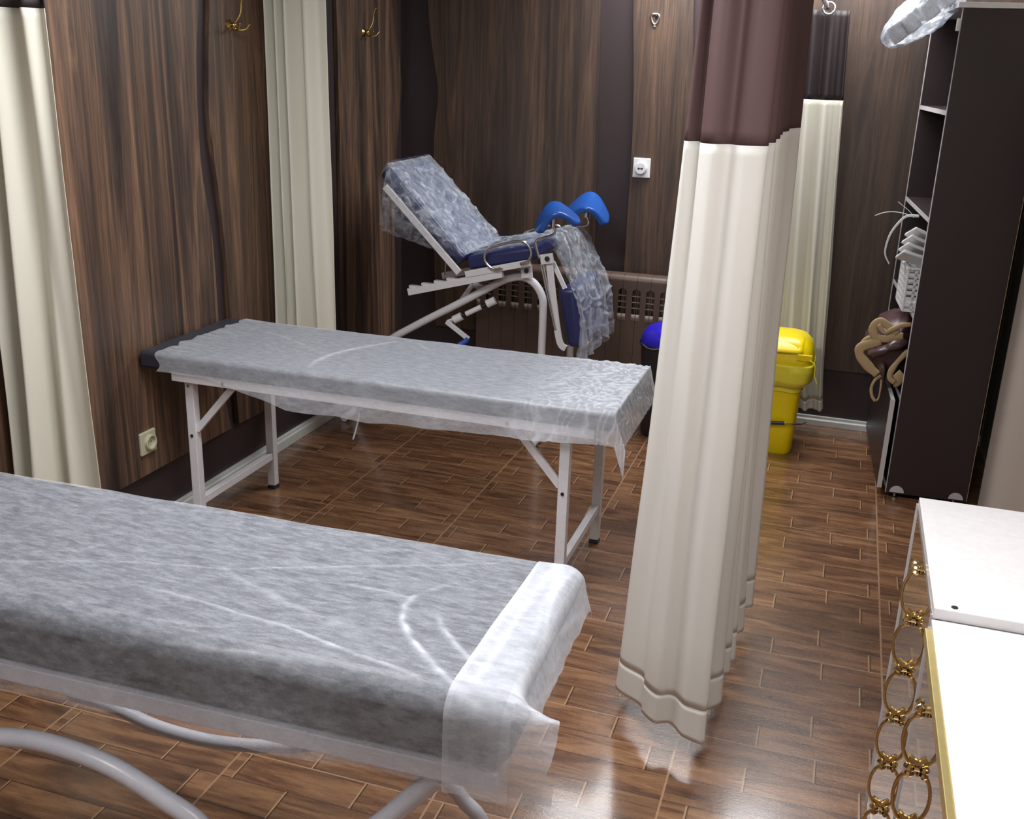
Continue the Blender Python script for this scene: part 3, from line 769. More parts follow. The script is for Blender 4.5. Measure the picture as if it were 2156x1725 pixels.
# folded-over band of cloth at the foot end (second layers of the same cloth)
def band_edge(v): return -0.56+0.012*math.sin(v*3)+0.05*(1-v)**2*0
fo = []; m = MB(); NX, NT = 70, 170; vs = []
rad = 0.042; w_ = (B1['y1']-B1['y0'])-2*rad
for i in range(NX):
    for j in range(NT):
        u, v = i/(NX-1), j/(NT-1)
        dF = 0.202+0.006*noise.noise(Vector((u*4, 9, 0))); t_ = -dF + (dF+w_+0.055)*v
        arc = rad*PI/2; off = 0.007
        yf, yb = B1['y0'], B1['y1']
        if t_ < 0:
            s = -t_
            if s < arc: a = s/rad; y, z = yf+rad-(rad+off)*math.sin(a), ZT1-rad+(rad+off)*math.cos(a)
            else: y, z = yf-off-(s-arc)*0.02, ZT1-rad-(s-arc)
        elif t_ <= w_: y, z = yf+rad+t_, ZT1+off
        else:
            a = min((t_-w_)/rad, PI/2); y, z = yb-rad+(rad+off)*math.sin(a), ZT1-rad+(rad+off)*math.cos(a)-max(0, t_-w_-arc)
        xs = -0.525+0.02*max(0, min(1, (y-yf)/(yb-yf)))
        x = xs+(XE+0.088+0.014*noise.noise(Vector((v*14, 4, 0)))-xs)*u
        P = Vector((x, y, z)); kk = max(0.0, min(1.0, (t_+0.05)/0.10)); kk = kk*kk*(3-2*kk); P += over_end(P, t_, x, 0.03)*kk
        wr = noise.noise(Vector((x*30, y*9, 1.7)))
        P.z += 0.004*wr+0.003*(1-u)*0
        if t_ < -0.01 and u > 0.4:   # loose corner flares out
            k = (u-0.4)/0.6*min(1, -t_/0.08); P.x += -0.012*k; P.y -= 0.012*k*math.sin(t_*40); P.z += 0.012*k
        vs.append(P)
        f = 0.33+0.20*max(0, wr)*1.5+0.22*max(0.0, 1-abs(noise.noise(Vector((x*16, y*3, 8))))*5)*(t_ > 0)-(0.2 if t_ < -0.02 else 0)
        if u < 0.05: f += 0.08
        if u > 0.5: f += 0.08
        fo.append(f)
m.add(vs, [(i*NT+j, (i+1)*NT+j, (i+1)*NT+j+1, i*NT+j+1) for i in range(NX-1) for j in range(NT-1)])
oo = o.location.copy(); o.location = (0, 0, 0); fb = obj('folded_end', m, M['sheet'], o, smooth=True); o.location = oo; fold_attr(fb, fo)

# ------------------------------------------------------------------ reclining examination chair with stirrups
def chair():
    Z = 2156/700.0
    def c(zx, zy, Y): return onY(740+zx/Z, 280+zy/Z, Y)
    YN, YFa, YC = 4.45, 4.95, 4.70
    t = thing('gynecological_chair', 'navy reclining examination chair with blue leg rests against the back wall', 'chair', (-1.55, 4.7, 0))
    yy = Vector((0, 1, 0))
    def pad(name, a, b, th, y0, y1, bev=0.018):
        # a -> b: upper surface line in the XZ plane at y0; th: thickness away from the surface
        a = Vector((a.x, 0, a.z)); b = Vector((b.x, 0, b.z)); d = (b-a).normalized(); nrm = Vector((d.z, 0, -d.x))
        if nrm.z > 0: nrm = -nrm
        m = MB().prism([(p.x, p.z) for p in (a, b, b+nrm*th, a+nrm*th)], 'Y', y0, y1)
        return obj(name, m, M['blue_vinyl'], t, smooth='auto', bevel=bev, segs=4)
    bt, bb_ = c(235, 215, YN), c(745, 805, YN)
    pad('backrest', bt, bb_, 0.062, YN, YFa)
    st, sb = c(740, 802, YN), c(1175, 735, YN)
    pad('seat', st, sb, 0.065, YN, YFa)
    # leg rest hangs down from the front of the seat
    lt, lb = c(1300, 720, YN+0.02), c(1470, 1375, YN+0.02)
    L0 = Vector((-1.215, 0, 1.0)); 
    a = c(1330, 1010, YN); b = c(1395, 1395, YN)
    m = MB().prism([(p.x, p.z) for p in (a, b, b+Vector((0.075, 0, 0.0)), c(1475, 1330, YN), c(1450, 1010, YN))], 'Y', YN+0.01, YFa)
    obj('leg_rest', m, M['blue_vinyl'], t, smooth='auto', bevel=0.025, segs=5)
    # white steel side bars (both sides)
    for Y, nm in ((YN-0.012, 'n'), (YFa+0.012, 'f')):
        obj('backrest_bar', MB().bar(c(225, 345, YN)*1+yy*(Y-YN), c(705, 905, YN)+yy*(Y-YN), 0.012, 0.032, (0.7, 0, 0.7)), M['white_steel'], t, bevel=0.002)
        obj('seat_rail', MB().bar(c(745, 915, YN)+yy*(Y-YN), c(1165, 838, YN)+yy*(Y-YN), 0.014, 0.03), M['white_steel'], t, bevel=0.002)
    r_ = obj('ratchet_rail', MB().bar(c(372, 1030, YN), c(982, 912, YN), 0.03, 0.034), M['white_steel'], t, bevel=0.002)
    teeth = MB()
    for k in range(4):
        p = c(372, 1030, YN).lerp(c(982, 912, YN), 0.06+k*0.135) + Vector((0, 0, 0.02))
        teeth.box(p, (0.045, 0.028, 0.012))
    obj('teeth', teeth, M['white_steel'], r_, bevel=0.001)
    obj('ratchet_rail', MB().bar(c(372, 1030, YN)+yy*0.44, c(982, 912, YN)+yy*0.44, 0.03, 0.034), M['white_steel'], t, bevel=0.002)
    obj('ratchet_link', MB().tube([c(612, 830, YN+0.05), c(605, 960, YN+0.05)], 0.004, 8), M['chrome'], t)
    # bent base tube
    YT = 4.53
    P = [c(262, 1330, YT), c(500, 1205, YT), c(700, 1105, YT), c(960, 968, YT), c(1040, 940, YT), c(1110, 935, YT), c(1185, 975, YT), c(1235, 1060, YT), c(1242, 1160, YT), c(1232, 1440, YT)]
    lo = Vector((max(-2.3, P[0].x-0.22), YT, 0.03))
    bot = Vector((P[-1].x, YT, 0.02))
    obj('base_tube', MB().tube([lo] + cat(P, 6) + [bot], 0.0185, 16), M['white_steel'], t, smooth='auto')
    for x in (lo.x, bot.x):
        obj('floor_bar', MB().tube([(x, 4.42, 0.022), (x, 5.0, 0.022)], 0.02, 14), M['white_steel'], t, smooth='auto')
    obj('rear_post', MB().tube([c(1420, 1380, 4.9), Vector((c(1420, 1380, 4.9).x, 4.9, 0.02))], 0.018, 14), M['white_steel'], t, smooth='auto')
    obj('foot_bar', MB().tube([(bot.x, 4.9, 0.03), (c(1420, 1380, 4.9).x, 4.9, 0.03)], 0.016, 14), M['white_steel'], t, smooth='auto')
    # seat mount bracket
    m = MB().bar(c(1132, 850, YT-0.03), c(1140, 940, YT-0.03), 0.03, 0.05, (1, 0, 0))
    b_ = obj('mount_bracket', m, M['white_steel'], t, bevel=0.003)
    q = c(1136, 893, YT-0.046); m = MB().lathe([(0.011, 0), (0.011, 0.008), (0.0002, 0.009)], (0, 0, 0), 6); m.v = [Vector((q.x+p.x, q.y-p.z, q.z+p.y)) for p in m.v]
    obj('bolt', m, M['dark_bolt'], b_)
    obj('strut', MB().bar(c(785, 985, YT+0.04), c(690, 1115, YT+0.04), 0.012, 0.022), M['white_steel'], t, bevel=0.001)
    obj('strut', MB().bar(c(790, 975, YT+0.04), c(880, 1030, YT+0.04), 0.012, 0.03), M['white_steel'], t, bevel=0.001)
    # screw actuator and crank
    a0, a1 = c(905, 1098, YT-0.01), c(680, 1205, YT-0.05)
    act = obj('actuator', MB().tube([a0, a1], 0.0085, 12), M['dark_bolt'], t, smooth='auto')
    obj('sleeve', MB().tube([a0.lerp(a1, 0.28), a0.lerp(a1, 0.72)], 0.013, 14), M['white_steel'], act, smooth='auto')
    obj('clamp', MB().tube([a0.lerp(a1, -0.12), a0.lerp(a1, 0.12)], 0.02, 14), M['white_steel'], act, smooth='auto')
    obj('clamp', MB().tube([a0.lerp(a1, 0.84), a0.lerp(a1, 1.08)], 0.02, 14), M['white_steel'], act, smooth='auto')
    k1, k2, k3 = c(655, 1215, YT-0.07), c(620, 1228, YT-0.09), c(760, 1338, YT-0.09)
    cr = obj('crank_arm', MB().bar(k1, k2, 0.01, 0.022, (0.5, 0, 0.8)).bar(k2+Vector((-0.004, 0, 0.004)), k3, 0.01, 0.024, (0.5, 0, 0.8)), M['white_steel'], t, bevel=0.002)
    obj('crank_handle', MB().tube([c(755, 1335, YT-0.11), c(740, 1352, YT-0.12), c(695, 1378, YT-0.14)], lambda u: 0.011+0.003*u, 14), M['blue_plastic'], cr, smooth='auto')
    # chrome grab loop beside the seat
    Yh = YN-0.035
    P = cat([c(x, y, Yh) for x, y in [(975, 872), (940, 885), (895, 868), (865, 825), (868, 782), (900, 748), (980, 722), (1060, 705), (1115, 705), (1150, 735), (1165, 785), (1145, 830), (1095, 850)]], 6)
    obj('grab_handle', MB().tube(P, 0.0062, 10), M['chrome'], t, smooth=True)
    Yh = YFa+0.035
    P2 = [p + Vector((0, 0.57, 0)) for p in P]
    obj('grab_handle', MB().tube(P2, 0.0062, 10), M['chrome'], t, smooth=True)
    # stirrups: bent chrome rod and a saddle-shaped blue rest
    def stirrup(pts, Y, cen, ang, tilt, sc_=1.0, roll=0.2):
        s_ = obj('stirrup_rod', MB().tube(cat(pts, 5), 0.0062, 10), M['chrome'], t, smooth=True)
        col_ = obj('collar', MB().tube([pts[-1]+Vector((0, 0, -0.014)), pts[-1]+Vector((0, 0, 0.028))], lambda u: 0.011+0.003*u, 12), M['chrome'], s_, smooth='auto')
        R_ = Matrix.Rotation(ang, 3, 'Z') @ Matrix.Rotation(tilt, 3, 'Y') @ Matrix.Rotation(roll, 3, 'X')
        def f(u, v):
            # u along the leg, v across: a trough arched downwards on both sides
            a = (v-0.5)*2; l = (u-0.5)*2
            wid = 0.078*(1-0.25*abs(l)**3); le = 0.085*(1-0.16*a*a)
            x = a*wid*1.15; z = -0.062*abs(a)**2.0 + 0.012*l*l; y = l*le*1.1
            return Vector((x, y, z))
        top = [[f(i/14, j/20) for j in range(21)] for i in range(15)]
        vs = []; fs = []
        for k in (0, 1):
            for i in range(15):
                for j in range(21):
                    p = top[i][j]; a = (j/20-0.5)*2
                    if k: p = p + Vector((-0.016*a, 0, -0.024*(1-0.5*a*a)))
                    vs.append(cen + R_ @ (p*sc_))
        n2 = 15*21
        for i in range(14):
            for j in range(20):
                q = (i*21+j, (i+1)*21+j, (i+1)*21+j+1, i*21+j+1); fs.append(q); fs.append(tuple(n2+z for z in reversed(q)))
        for i in range(14):
            for j in (0, 20): q = (i*21+j, (i+1)*21+j, n2+(i+1)*21+j, n2+i*21+j); fs.append(q)
        for j in range(20):
            for i in (0, 14): q = (i*21+j, i*21+j+1, n2+i*21+j+1, n2+i*21+j); fs.append(q)
        obj('leg_support', MB().add(vs, fs), M['blue_plastic'], s_, smooth=True, bevel=0, sub=1)
    Y1 = YN-0.04
    pts = [c(1222, 815, Y1), c(1212, 790, Y1), c(1196, 720, Y1), c(1206, 695, Y1), c(1290, 668, Y1), c(1318, 648, Y1), c(1316, 615, Y1), c(1305, 590, Y1)]
    stirrup(pts, Y1, c(1318, 494, Y1), 0.32, -0.22, 1.22, 0.10)
    Y2 = YFa+0.03
    pts = [c(1460, 700, Y2), c(1440, 620, Y2), c(1520, 600, Y2), c(1538, 580, Y2), c(1532, 555, Y2), c(1525, 530, Y2)]
    stirrup(pts, Y2, c(1545, 445, Y2), 0.2, 0.12, 1.3, 0.22)
    # leg-rest hardware
    obj('clamp_plate', MB().bar(c(1228, 822, YN-0.03), c(1308, 812, YN-0.03), 0.02, 0.045), M['white_steel'], t, bevel=0.002)
    q = c(1270, 815, YN-0.045); m = MB().lathe([(0.011, 0), (0.011, 0.008), (0.0002, 0.009)], (0, 0, 0), 12); m.v = [Vector((q.x+p.x, q.y-p.z, q.z+p.y)) for p in m.v]
    obj('clamp_bolt', m, M['dark_bolt'], t)
    P = [c(1282, 835, YN-0.02), c(1300, 1000, YN-0.02), c(1325, 1200, YN-0.02), c(1345, 1330, YN-0.02), c(1362, 1378, YN-0.02), c(1390, 1398, YN-0.02)]
    obj('leg_rest_bar', MB().ribbon(cat(P, 5), 0.03, 0.012, (1, 0, 0.25)), M['white_steel'], t, bevel=0.001)
    obj('leg_rest_bar', MB().ribbon([p+yy*0.5 for p in cat(P, 5)], 0.03, 0.012, (1, 0, 0.25)), M['white_steel'], t, bevel=0.001)
    obj('leg_rest_bar', MB().bar(c(1305, 835, YN+0.01), c(1385, 1010, YN+0.01), 0.012, 0.02), M['white_steel'], t, bevel=0.001)
    for d in (0, 14):
        obj('pull_rod', MB().tube([c(1228+d, 850, YN-0.03), c(1318+d*0.4, 1275, YN-0.03)], 0.0042, 8), M['chrome'], t, smooth='auto')
    # ---------- clear wrinkled disposable cover
    def wr(P, a, s=1.0, seed=0):
        n1 = 1-abs(noise.noise(Vector((P.x*s*13+seed, P.y*s*5, P.z*s*9+1.5*noise.noise(P*9)))))*4.2
        return max(0, n1)**2
    m = MB(); vs = []; fo = []
    # cross path for the backrest piece: over the top from the far edge, down on the near side
    NX, NT = 110, 80
    A, Bq = c(150, 175, YN), c(745, 792, YN)           # upper end (overhang) and seat corner, pad surface
    An = c(235, 200, YN); dirn = (Bq-An).normalized(); nrm = Vector((-dirn.z, 0, dirn.x));
    if nrm.z < 0: nrm = -nrm
    Ltot = (Bq-An).length
    for i in range(NX):
        u = i/(NX-1)
        s = Ltot*(1-u) ; ext = 0
        base = An + dirn*(Ltot*u)
        drop = 0.30*(1-u)**0.9+0.015
        for j in range(NT):
            v = j/(NT-1)
            if v < 0.5:
                k = v/0.5; P = base + nrm*0.006 + yy*((YFa-YN+0.01)*(1-k))
            else:
                k = (v-0.5)/0.5; P = base + nrm*0.004 - Vector((0, 0.012+0.03*math.sin(k*3), drop*k))
                P.x -= 0.03*k*(1-u)
            w1 = wr(P, 0, 1.3); P = P + nrm*(0.008*w1)
            vs.append(P); fo.append(0.12+0.20*w1+(0.08 if v < 0.5 else -0.12))
    m.add(vs, [(i*NT+j, (i+1)*NT+j, (i+1)*NT+j+1, i*NT+j+1) for i in range(NX-1) for j in range(NT-1)])
    cv = obj('cover_film', m, M['film'], None, smooth=True); fold_attr(cv, fo)
    tag(cv, 'crinkled translucent plastic cover draped over the reclining chair', 'cover')
    # part hanging behind the top of the backrest
    m = MB(); vs = []; fo = []; NX, NT = 30, 60
    top = An+nrm*0.006
    for i in range(NX):
        u = i/(NX-1)
        for j in range(NT):
            v = j/(NT-1)
            P = top + yy*((YFa-YN+0.02)*(1-v)-0.012) + Vector((-0.045*math.sin(min(1, u*2)*PI/2), 0, 0.012*math.sin(u*3)*0-0.30*u*u**0.2+0.01))
            P.x += 0.012*noise.noise(Vector((P.y*20, P.z*6, 3))); w1 = wr(P, 0, 1.2, 4)
            vs.append(P); fo.append(0.03+0.2*w1)
    m.add(vs, [(i*NT+j, (i+1)*NT+j, (i+1)*NT+j+1, i*NT+j+1) for i in range(NX-1) for j in range(NT-1)])
    q = obj('head_flap', m, M['film'], cv, smooth=True); fold_attr(q, fo)
    # seat and leg part
    m = MB(); vs = []; fo = []; NX, NT = 130, 80
    path = [c(745, 790, YN), c(900, 765, YN), c(1175, 725, YN), c(1265, 700, YN), c(1330, 740, YN), c(1420, 930, YN), c(1475, 1080, YN), c(1500, 1200, YN), c(1500, 1330, YN), c(1490, 1465, YN)]
    path = cat(path, 10); nP = len(path)
    for i in range(NX):
        u = i/(NX-1); f_ = u*(nP-1); i0 = min(int(f_), nP-2); base = path[i0].lerp(path[i0+1], f_-i0)
        T = (path[i0+1]-path[i0]).normalized(); nn = Vector((-T.z, 0, T.x))
        if u < 0.4 and nn.z < 0: nn = -nn
        sd = 0.02 + 0.10*max(0, min(1, (u-0.32)*4))*(1-max(0, u-0.7)*1.5)
        for j in range(NT):
            v = j/(NT-1)
            if v < 0.72:
                k = v/0.72; P = base + yy*((YFa-YN+0.03)*(1-k)) + Vector((0, 0, 0.012*math.sin(k*PI)))
                P += nn*0.006
            else:
                k = (v-0.72)/0.28; P = base - yy*(0.012+0.012*math.sin(k*3)) + nn*0.006
                if u < 0.45: P.z -= sd*0.35*k
                else: P.x -= 0.03*k*max(0, 1-(u-0.45)*2.2)
            lowp = max(0, (u-0.55)/0.45)
            if lowp > 0:
                P.y += lowp*0.02*math.sin(v*38); P.x += lowp*0.028*math.sin(v*31+2)+0.015*lowp*noise.noise(Vector((v*8, u*9, 1)))
                P.z += 0.05*noise.noise(Vector((v*5, 0, 9)))*max(0, u-0.8)*5
            w1 = wr(P, 0, 1.4, 8); P = P + nn*(0.008*w1)
            vs.append(P); fo.append(0.10+0.22*w1-(0.16 if (v > 0.72 and u < 0.45) else 0))
    m.add(vs, [(i*NT+j, (i+1)*NT+j, (i+1)*NT+j+1, i*NT+j+1) for i in range(NX-1) for j in range(NT-1)])
    q = obj('leg_drape', m, M['film'], cv, smooth=True); fold_attr(q, fo)
chair()

# ------------------------------------------------------------------ yellow and black bins
def yellow_bin():
    cx, cy = -0.205, 4.93
    t = thing('pedal_bin', 'yellow plastic waste bin with lid and bag by the back curtain', 'bin', (cx, cy, 0))
    obj('body', MB().lathe([(0.001, 0.0), (0.098, 0.0), (0.105, 0.012), (0.112, 0.2), (0.122, 0.44), (0.126, 0.445)], (cx, cy, 0), 48, 5), M['yellow'], t, smooth='auto')
    def rim(u, v):
        a = 2*PI*u; ca, sa = math.cos(a), math.sin(a)
        pr = [(0.145, 0.47), (0.163, 0.462), (0.165, 0.43), (0.160, 0.38), (0.142, 0.355), (0.126, 0.345), (0.124, 0.325)]
        f = v*(len(pr)-1); i = min(int(f), len(pr)-2); r = pr[i][0]*(1-f+i)+pr[i+1][0]*(f-i); z = pr[i][1]*(1-f+i)+pr[i+1][1]*(f-i)
        r += 0.004*noise.noise(Vector((ca*5, sa*5, z*25))); z += 0.010*noise.noise(Vector((ca*3, sa*3, 2)))*v
        q = r/((abs(ca)**5+abs(sa)**5)**(1/5)); return Vector((cx+q*ca, cy+q*sa, z))
    obj('bin_bag', MB().grid(rim, 72, 26, True), M['yellow_bag'], t, smooth=True)
    ld = obj('lid', MB().lathe([(0.155, 0.462), (0.158, 0.475), (0.155, 0.49), (0.150, 0.51), (0.142, 0.545), (0.11, 0.578), (0.07, 0.592), (0.001, 0.596)], (cx, cy, 0), 48, 5), M['yellow'], t, smooth='auto')
    obj('flap', MB().grid(lambda u, v: Vector((cx-0.105+0.21*u, cy-0.153+0.09*v-0.012*math.sin(PI*u), 0.525+0.055*math.sin(v*PI/2))), 12, 8), M['yellow'], ld, smooth=True, solid=0.006)
    obj('lid_grip', MB().box((cx+0.115, cy-0.155, 0.508), (0.07, 0.012, 0.03)), M['yellow'], ld, bevel=0.003)
    P = cat([(cx+0.14, cy-0.16, 0.50), (cx+0.165, cy-0.165, 0.48), (cx+0.17, cy-0.165, 0.43), (cx+0.185, cy-0.165, 0.39)], 5)
    obj('bag_tie', MB().tube(P, 0.003, 8), M['yellow_bag'], t, smooth=True)
    p = obj('pedal', MB().tube([onY(1585, 889, 4.80), onY(1651, 891, 4.80)], 0.009, 12), M['black'], t, smooth='auto')
    obj('pedal_rod', MB().tube(cat([onY(1651, 891, 4.80), onY(1672, 894, 4.82), onY(1690, 893, 4.86), onY(1697, 890, 4.93)], 5), 0.0035, 8), M['chrome'], p, smooth=True)
yellow_bin()
def black_bin():
    cx, cy = -0.745, 4.90
    t = thing('waste_bin', 'black waste bin with blue liner half hidden behind the partition curtain', 'bin', (cx, cy, 0))
    obj('body', MB().lathe([(0.001, 0), (0.10, 0.0), (0.108, 0.01), (0.135, 0.46), (0.142, 0.465), (0.142, 0.48)], (cx, cy, 0), 40), M['black'], t, smooth='auto')
    def dome(u, v):
        a = 2*PI*u; r = 0.139*max(0.0, math.cos(v*PI/2))**0.7+0.0005; z = 0.478+0.10*math.sin(v*PI/2)
        r += 0.006*noise.noise(Vector((math.cos(a)*3, math.sin(a)*3, v*5)))
        return Vector((cx+r*math.cos(a), cy+r*math.sin(a), z))
    obj('liner', MB().grid(dome, 40, 12, True), M['royal'], t, smooth=True)
    obj('rim_cord', MB().tube([(cx+0.144*math.cos(2*PI*k/40), cy+0.144*math.sin(2*PI*k/40), 0.474-0.006*math.sin(k)) for k in range(40)], 0.003, 6, closed=True), M['chrome'], t, smooth=True)
black_bin()

# ------------------------------------------------------------------ tall cabinet on the right
CR = 0.07
CO = Vector((0.328, 4.456, 0))
dX = Vector((math.cos(CR), math.sin(CR), 0)); dY = Vector((-math.sin(CR), math.cos(CR), 0))
def cp(a, b, z): return CO + dX*a + dY*b + Vector((0, 0, z))
CW, CL, CH = 0.333, 0.855, 2.015
def cabinet():
    t = thing('bookcase', 'tall dark brown open bookcase standing at the right wall', 'bookcase', cp(CW/2, CL/2, 0))
    T = 0.018
    def bx(a0, a1, b0, b1, z0, z1): return MB().box(cp((a0+a1)/2, (b0+b1)/2, (z0+z1)/2), (a1-a0, b1-b0, z1-z0), CR)
    for b0 in (0, CL-T):
        s_ = obj('side_panel', bx(0.0015, CW, b0, b0+T, 0.025, CH), M['cab'], t, bevel=0.001)
        obj('edge_band', bx(-0.0005, 0.0015, b0+0.0005, b0+T-0.0005, 0.025, CH), M['cab_edge'], s_)
    # worn pale edge along the rear of the near side
    obj('rear_edge', bx(CW, CW+0.002, 0, 0.003, 0.025, CH), M['tan'], t)
    obj('back_panel', bx(CW-0.006, CW, T, CL-T, 0.03, CH), M['cab'], t)
    o = obj('top_board', bx(-0.02, CW+0.02, -0.012, CL-0.005, CH, CH+0.02), M['white_lac'], t, bevel=0.001)
    for z in (0.05, 0.46, 0.82, 1.22, 1.64):
        s_ = obj('shelf', bx(0.004, CW-0.006, T, CL-T, z-T, z), M['cab'], t)
        obj('edge_band', bx(0.002, 0.004, T, CL-T, z-T, z), M['cab_edge'], s_)
    # lower door, a little ajar
    piv = cp(-0.004, CL-T, 0); a = 0.018
    def dpt(l, th, z): return piv + Matrix.Rotation(-a, 3, 'Z') @ (-dY*l - dX*th) + Vector((0, 0, z))
    m = MB(); L_ = CL-T-0.004
    vs = [dpt(l, th, z) for l in (0, L_) for th in (0, 0.02) for z in (0.045, 0.45)]
    m.add(vs, [(0,1,3,2),(4,6,7,5),(0,4,5,1),(2,3,7,6),(0,2,6,4),(1,5,7,3)])
    d_ = obj('door', m, M['cab'], t, bevel=0.001)
    m = MB(); vs = [dpt(l, th, z) for l in (L_, L_+0.002) for th in (0.0, 0.02) for z in (0.045, 0.45)]
    m.add(vs, [(0,1,3,2),(4,6,7,5),(0,4,5,1),(2,3,7,6),(0,2,6,4),(1,5,7,3)])
    m.add([dpt(l, th, z) for l in (0.3, L_) for th in (0.002, 0.018) for z in (0.4495, 0.4515)], [(0,1,3,2),(4,6,7,5),(0,4,5,1),(2,3,7,6),(0,2,6,4),(1,5,7,3)])
    obj('edge_band', m, M['cab_edge'], d_)
    for a_ in (0.045, CW-0.045):
        for b_ in (0.0, CL-T):
            m = MB(); n_ = 14; pts = [(a_+0.03*math.cos(PI*k/n_), 0.032+0.03*math.sin(PI*k/n_)) for k in range(n_+1)]
            vs = [cp(p[0], b_+q, p[1]) for q in (-0.004, 0.0) for p in pts]; n1 = n_+1
            m.add(vs, [tuple(range(n1)), tuple(range(2*n1-1, n1-1, -1))]+[(i, (i+1) % n1, n1+(i+1) % n1, n1+i) for i in range(n1)])
            if b_ == 0: obj('foot_cap', m, M['cab_edge'], t)
            ft = MB().lathe([(0.0002, 0), (0.012, 0.0), (0.012, 0.006), (0.005, 0.01), (0.005, 0.03)], cp(a_-0.005, b_+0.012, 0), 16)
            obj('foot', ft, M['chrome'], t, smooth='auto')
    obj('hinge_block', MB().box(cp(-0.006, 0.02, 1.955), (0.012, 0.03, 0.045), CR), M['white_pl'], t, bevel=0.002)
cabinet()

# bag of wrapped supplies on top of the bookcase
def bag():
    c0 = onY(1946, 28, 4.62)
    t = thing('plastic_bag', 'clear plastic bag of white rolled supplies hanging over the bookcase top', 'bag', c0)
    ax = Vector((-0.76, -0.05, -0.62)).normalized(); s_ = Vector((0, 1, 0)); w_ = ax.cross(s_).normalized()
    def f(u, v, r=(0.185, 0.13, 0.078), sd=0, amp=0.012):
        a = 2*PI*u; b = PI*v
        p = Vector((math.cos(b)*r[0], math.sin(b)*math.cos(a)*r[1], math.sin(b)*math.sin(a)*r[2]))
        P = c0 + ax*p.x + s_*p.y + w_*p.z
        return P + P.normalized()*0 + (ax*p.x+s_*p.y+w_*p.z).normalized()*(amp*noise.noise(P*14+Vector((sd, 0, 0)))+amp*0.5*noise.noise(P*38))
    m = MB().grid(lambda u, v: f(u, v), 64, 40, True)
    o = obj('film', m, M['film_blue'], t, smooth=True); fold_attr(o, [0.1+0.35*max(0, 1-abs(noise.noise(v*22))*3)**2 for v in m.v])
    k = 0
    for a in (-0.10, -0.02, 0.06, 0.12):
        for b in (-0.055, 0.03):
            cc_ = c0+ax*a+s_*b
            m = MB().tube([cc_-w_*0.035, cc_+w_*0.035], 0.030, 20)
            r_ = obj('roll', m, M['white_pl'], t, smooth='auto', bevel=0.004)
            obj('roll_core', MB().tube([cc_-w_*0.0365, cc_+w_*0.0365], 0.011, 14), M['wrapblue'], r_, smooth='auto')
bag()

# basket with packets and tubing on the middle shelf
def basket():
    b0 = cp(0.0, 0.30, 0.82)
    t = thing('storage_basket', 'small white perforated plastic basket on the middle shelf of the bookcase', 'basket', cp(0.06, 0.22, 0.8205))
    def bp(a, b, z): return cp(a, b, z)
    m = MB(); a0, a1, bb0, bb1, z0, z1 = -0.035, 0.16, 0.10, 0.34, 0.822, 1.0
    th = 0.004
    def slab_(p0, p1):
        c_ = (p0+p1)/2; d_ = Vector((abs((p1-p0).dot(dX)), abs((p1-p0).dot(dY)), abs(p1.z-p0.z))); m.box(c_, (max(d_.x, th), max(d_.y, th), max(d_.z, th)), CR)
    slab_(bp(a0, bb0, z0), bp(a1, bb1, z0))
    for b in (bb0, bb1):
        for k in range(8):
            z = z0+k*(z1-z0)/7; slab_(bp(a0, b, z-0.006), bp(a1, b, z+0.006))
        for k in range(7): a = a0+k*(a1-a0)/6; slab_(bp(a-0.005, b, z0), bp(a+0.005, b, z1))
    for a in (a0, a1):
        for k in range(8):
            z = z0+k*(z1-z0)/7; slab_(bp(a, bb0, z-0.006), bp(a, bb1, z+0.006))
        for k in range(8): b = bb0+k*(bb1-bb0)/7; slab_(bp(a, b-0.005, z0), bp(a, b+0.005, z1))
    obj('basket_body', m, M['white_pl'], t)
    r_ = MB()
    for b in (bb0, bb1): r_.box(bp((a0+a1)/2, b, z1), (a1-a0+0.02, 0.014, 0.01), CR)
    for a in (a0, a1): r_.box(bp(a, (bb0+bb1)/2, z1), (0.014, bb1-bb0+0.02, 0.01), CR)
    obj('rim', r_, M['white_pl'], t, bevel=0.002)
    for k in range(4):
        Mx = Matrix.Rotation(CR, 3, 'Z') @ Matrix.Rotation(0.25+0.05*k, 3, 'Y') @ Matrix.Rotation(-0.35, 3, 'X')
        o = obj('supply_packet', MB().box(bp(-0.015+0.008*k, 0.16, 1.034+0.030*k), (0.12, 0.15, 0.014), M=Mx), M['white_pl'], bevel=0.004)
        tag(o, ['white flat supply packet lying lowest on the basket', 'white flat supply packet second from the bottom on the basket', 'white flat supply packet third from the bottom on the basket', 'white flat supply packet topmost on the basket'][k], 'packet', None)
    Y = 4.62
    P = cat([onY(x, y, Y) for x, y in [(1935, 455), (1910, 455), (1893, 468), (1875, 492), (1865, 520), (1864, 538), (1872, 556)]], 6)
    o = obj('plastic_tube', MB().tube(P, lambda u: 0.006*(1-0.5*u), 10), M['tubing'], smooth=True)
    tag(o, 'thick clear plastic tube curling down from the bookcase shelf', 'tube')
    P = cat([onY(x, y, Y) for x, y in [(1925, 458), (1905, 450), (1880, 446), (1860, 448), (1842, 454)]], 6)
    o = obj('plastic_tube', MB().tube(P, 0.0018, 8), M['tubing'], smooth=True)
    tag(o, 'thin clear plastic tube sticking out sideways from the bookcase shelf', 'tube')
    P = cat([onY(x, y, Y) for x, y in [(1925, 458), (1915, 445), (1902, 434), (1891, 425)]], 6)
    o = obj('plastic_tube', MB().tube(P, 0.0016, 8), M['tubing'], smooth=True)
    tag(o, 'short thin tube pointing up from the bookcase shelf', 'tube')
basket()

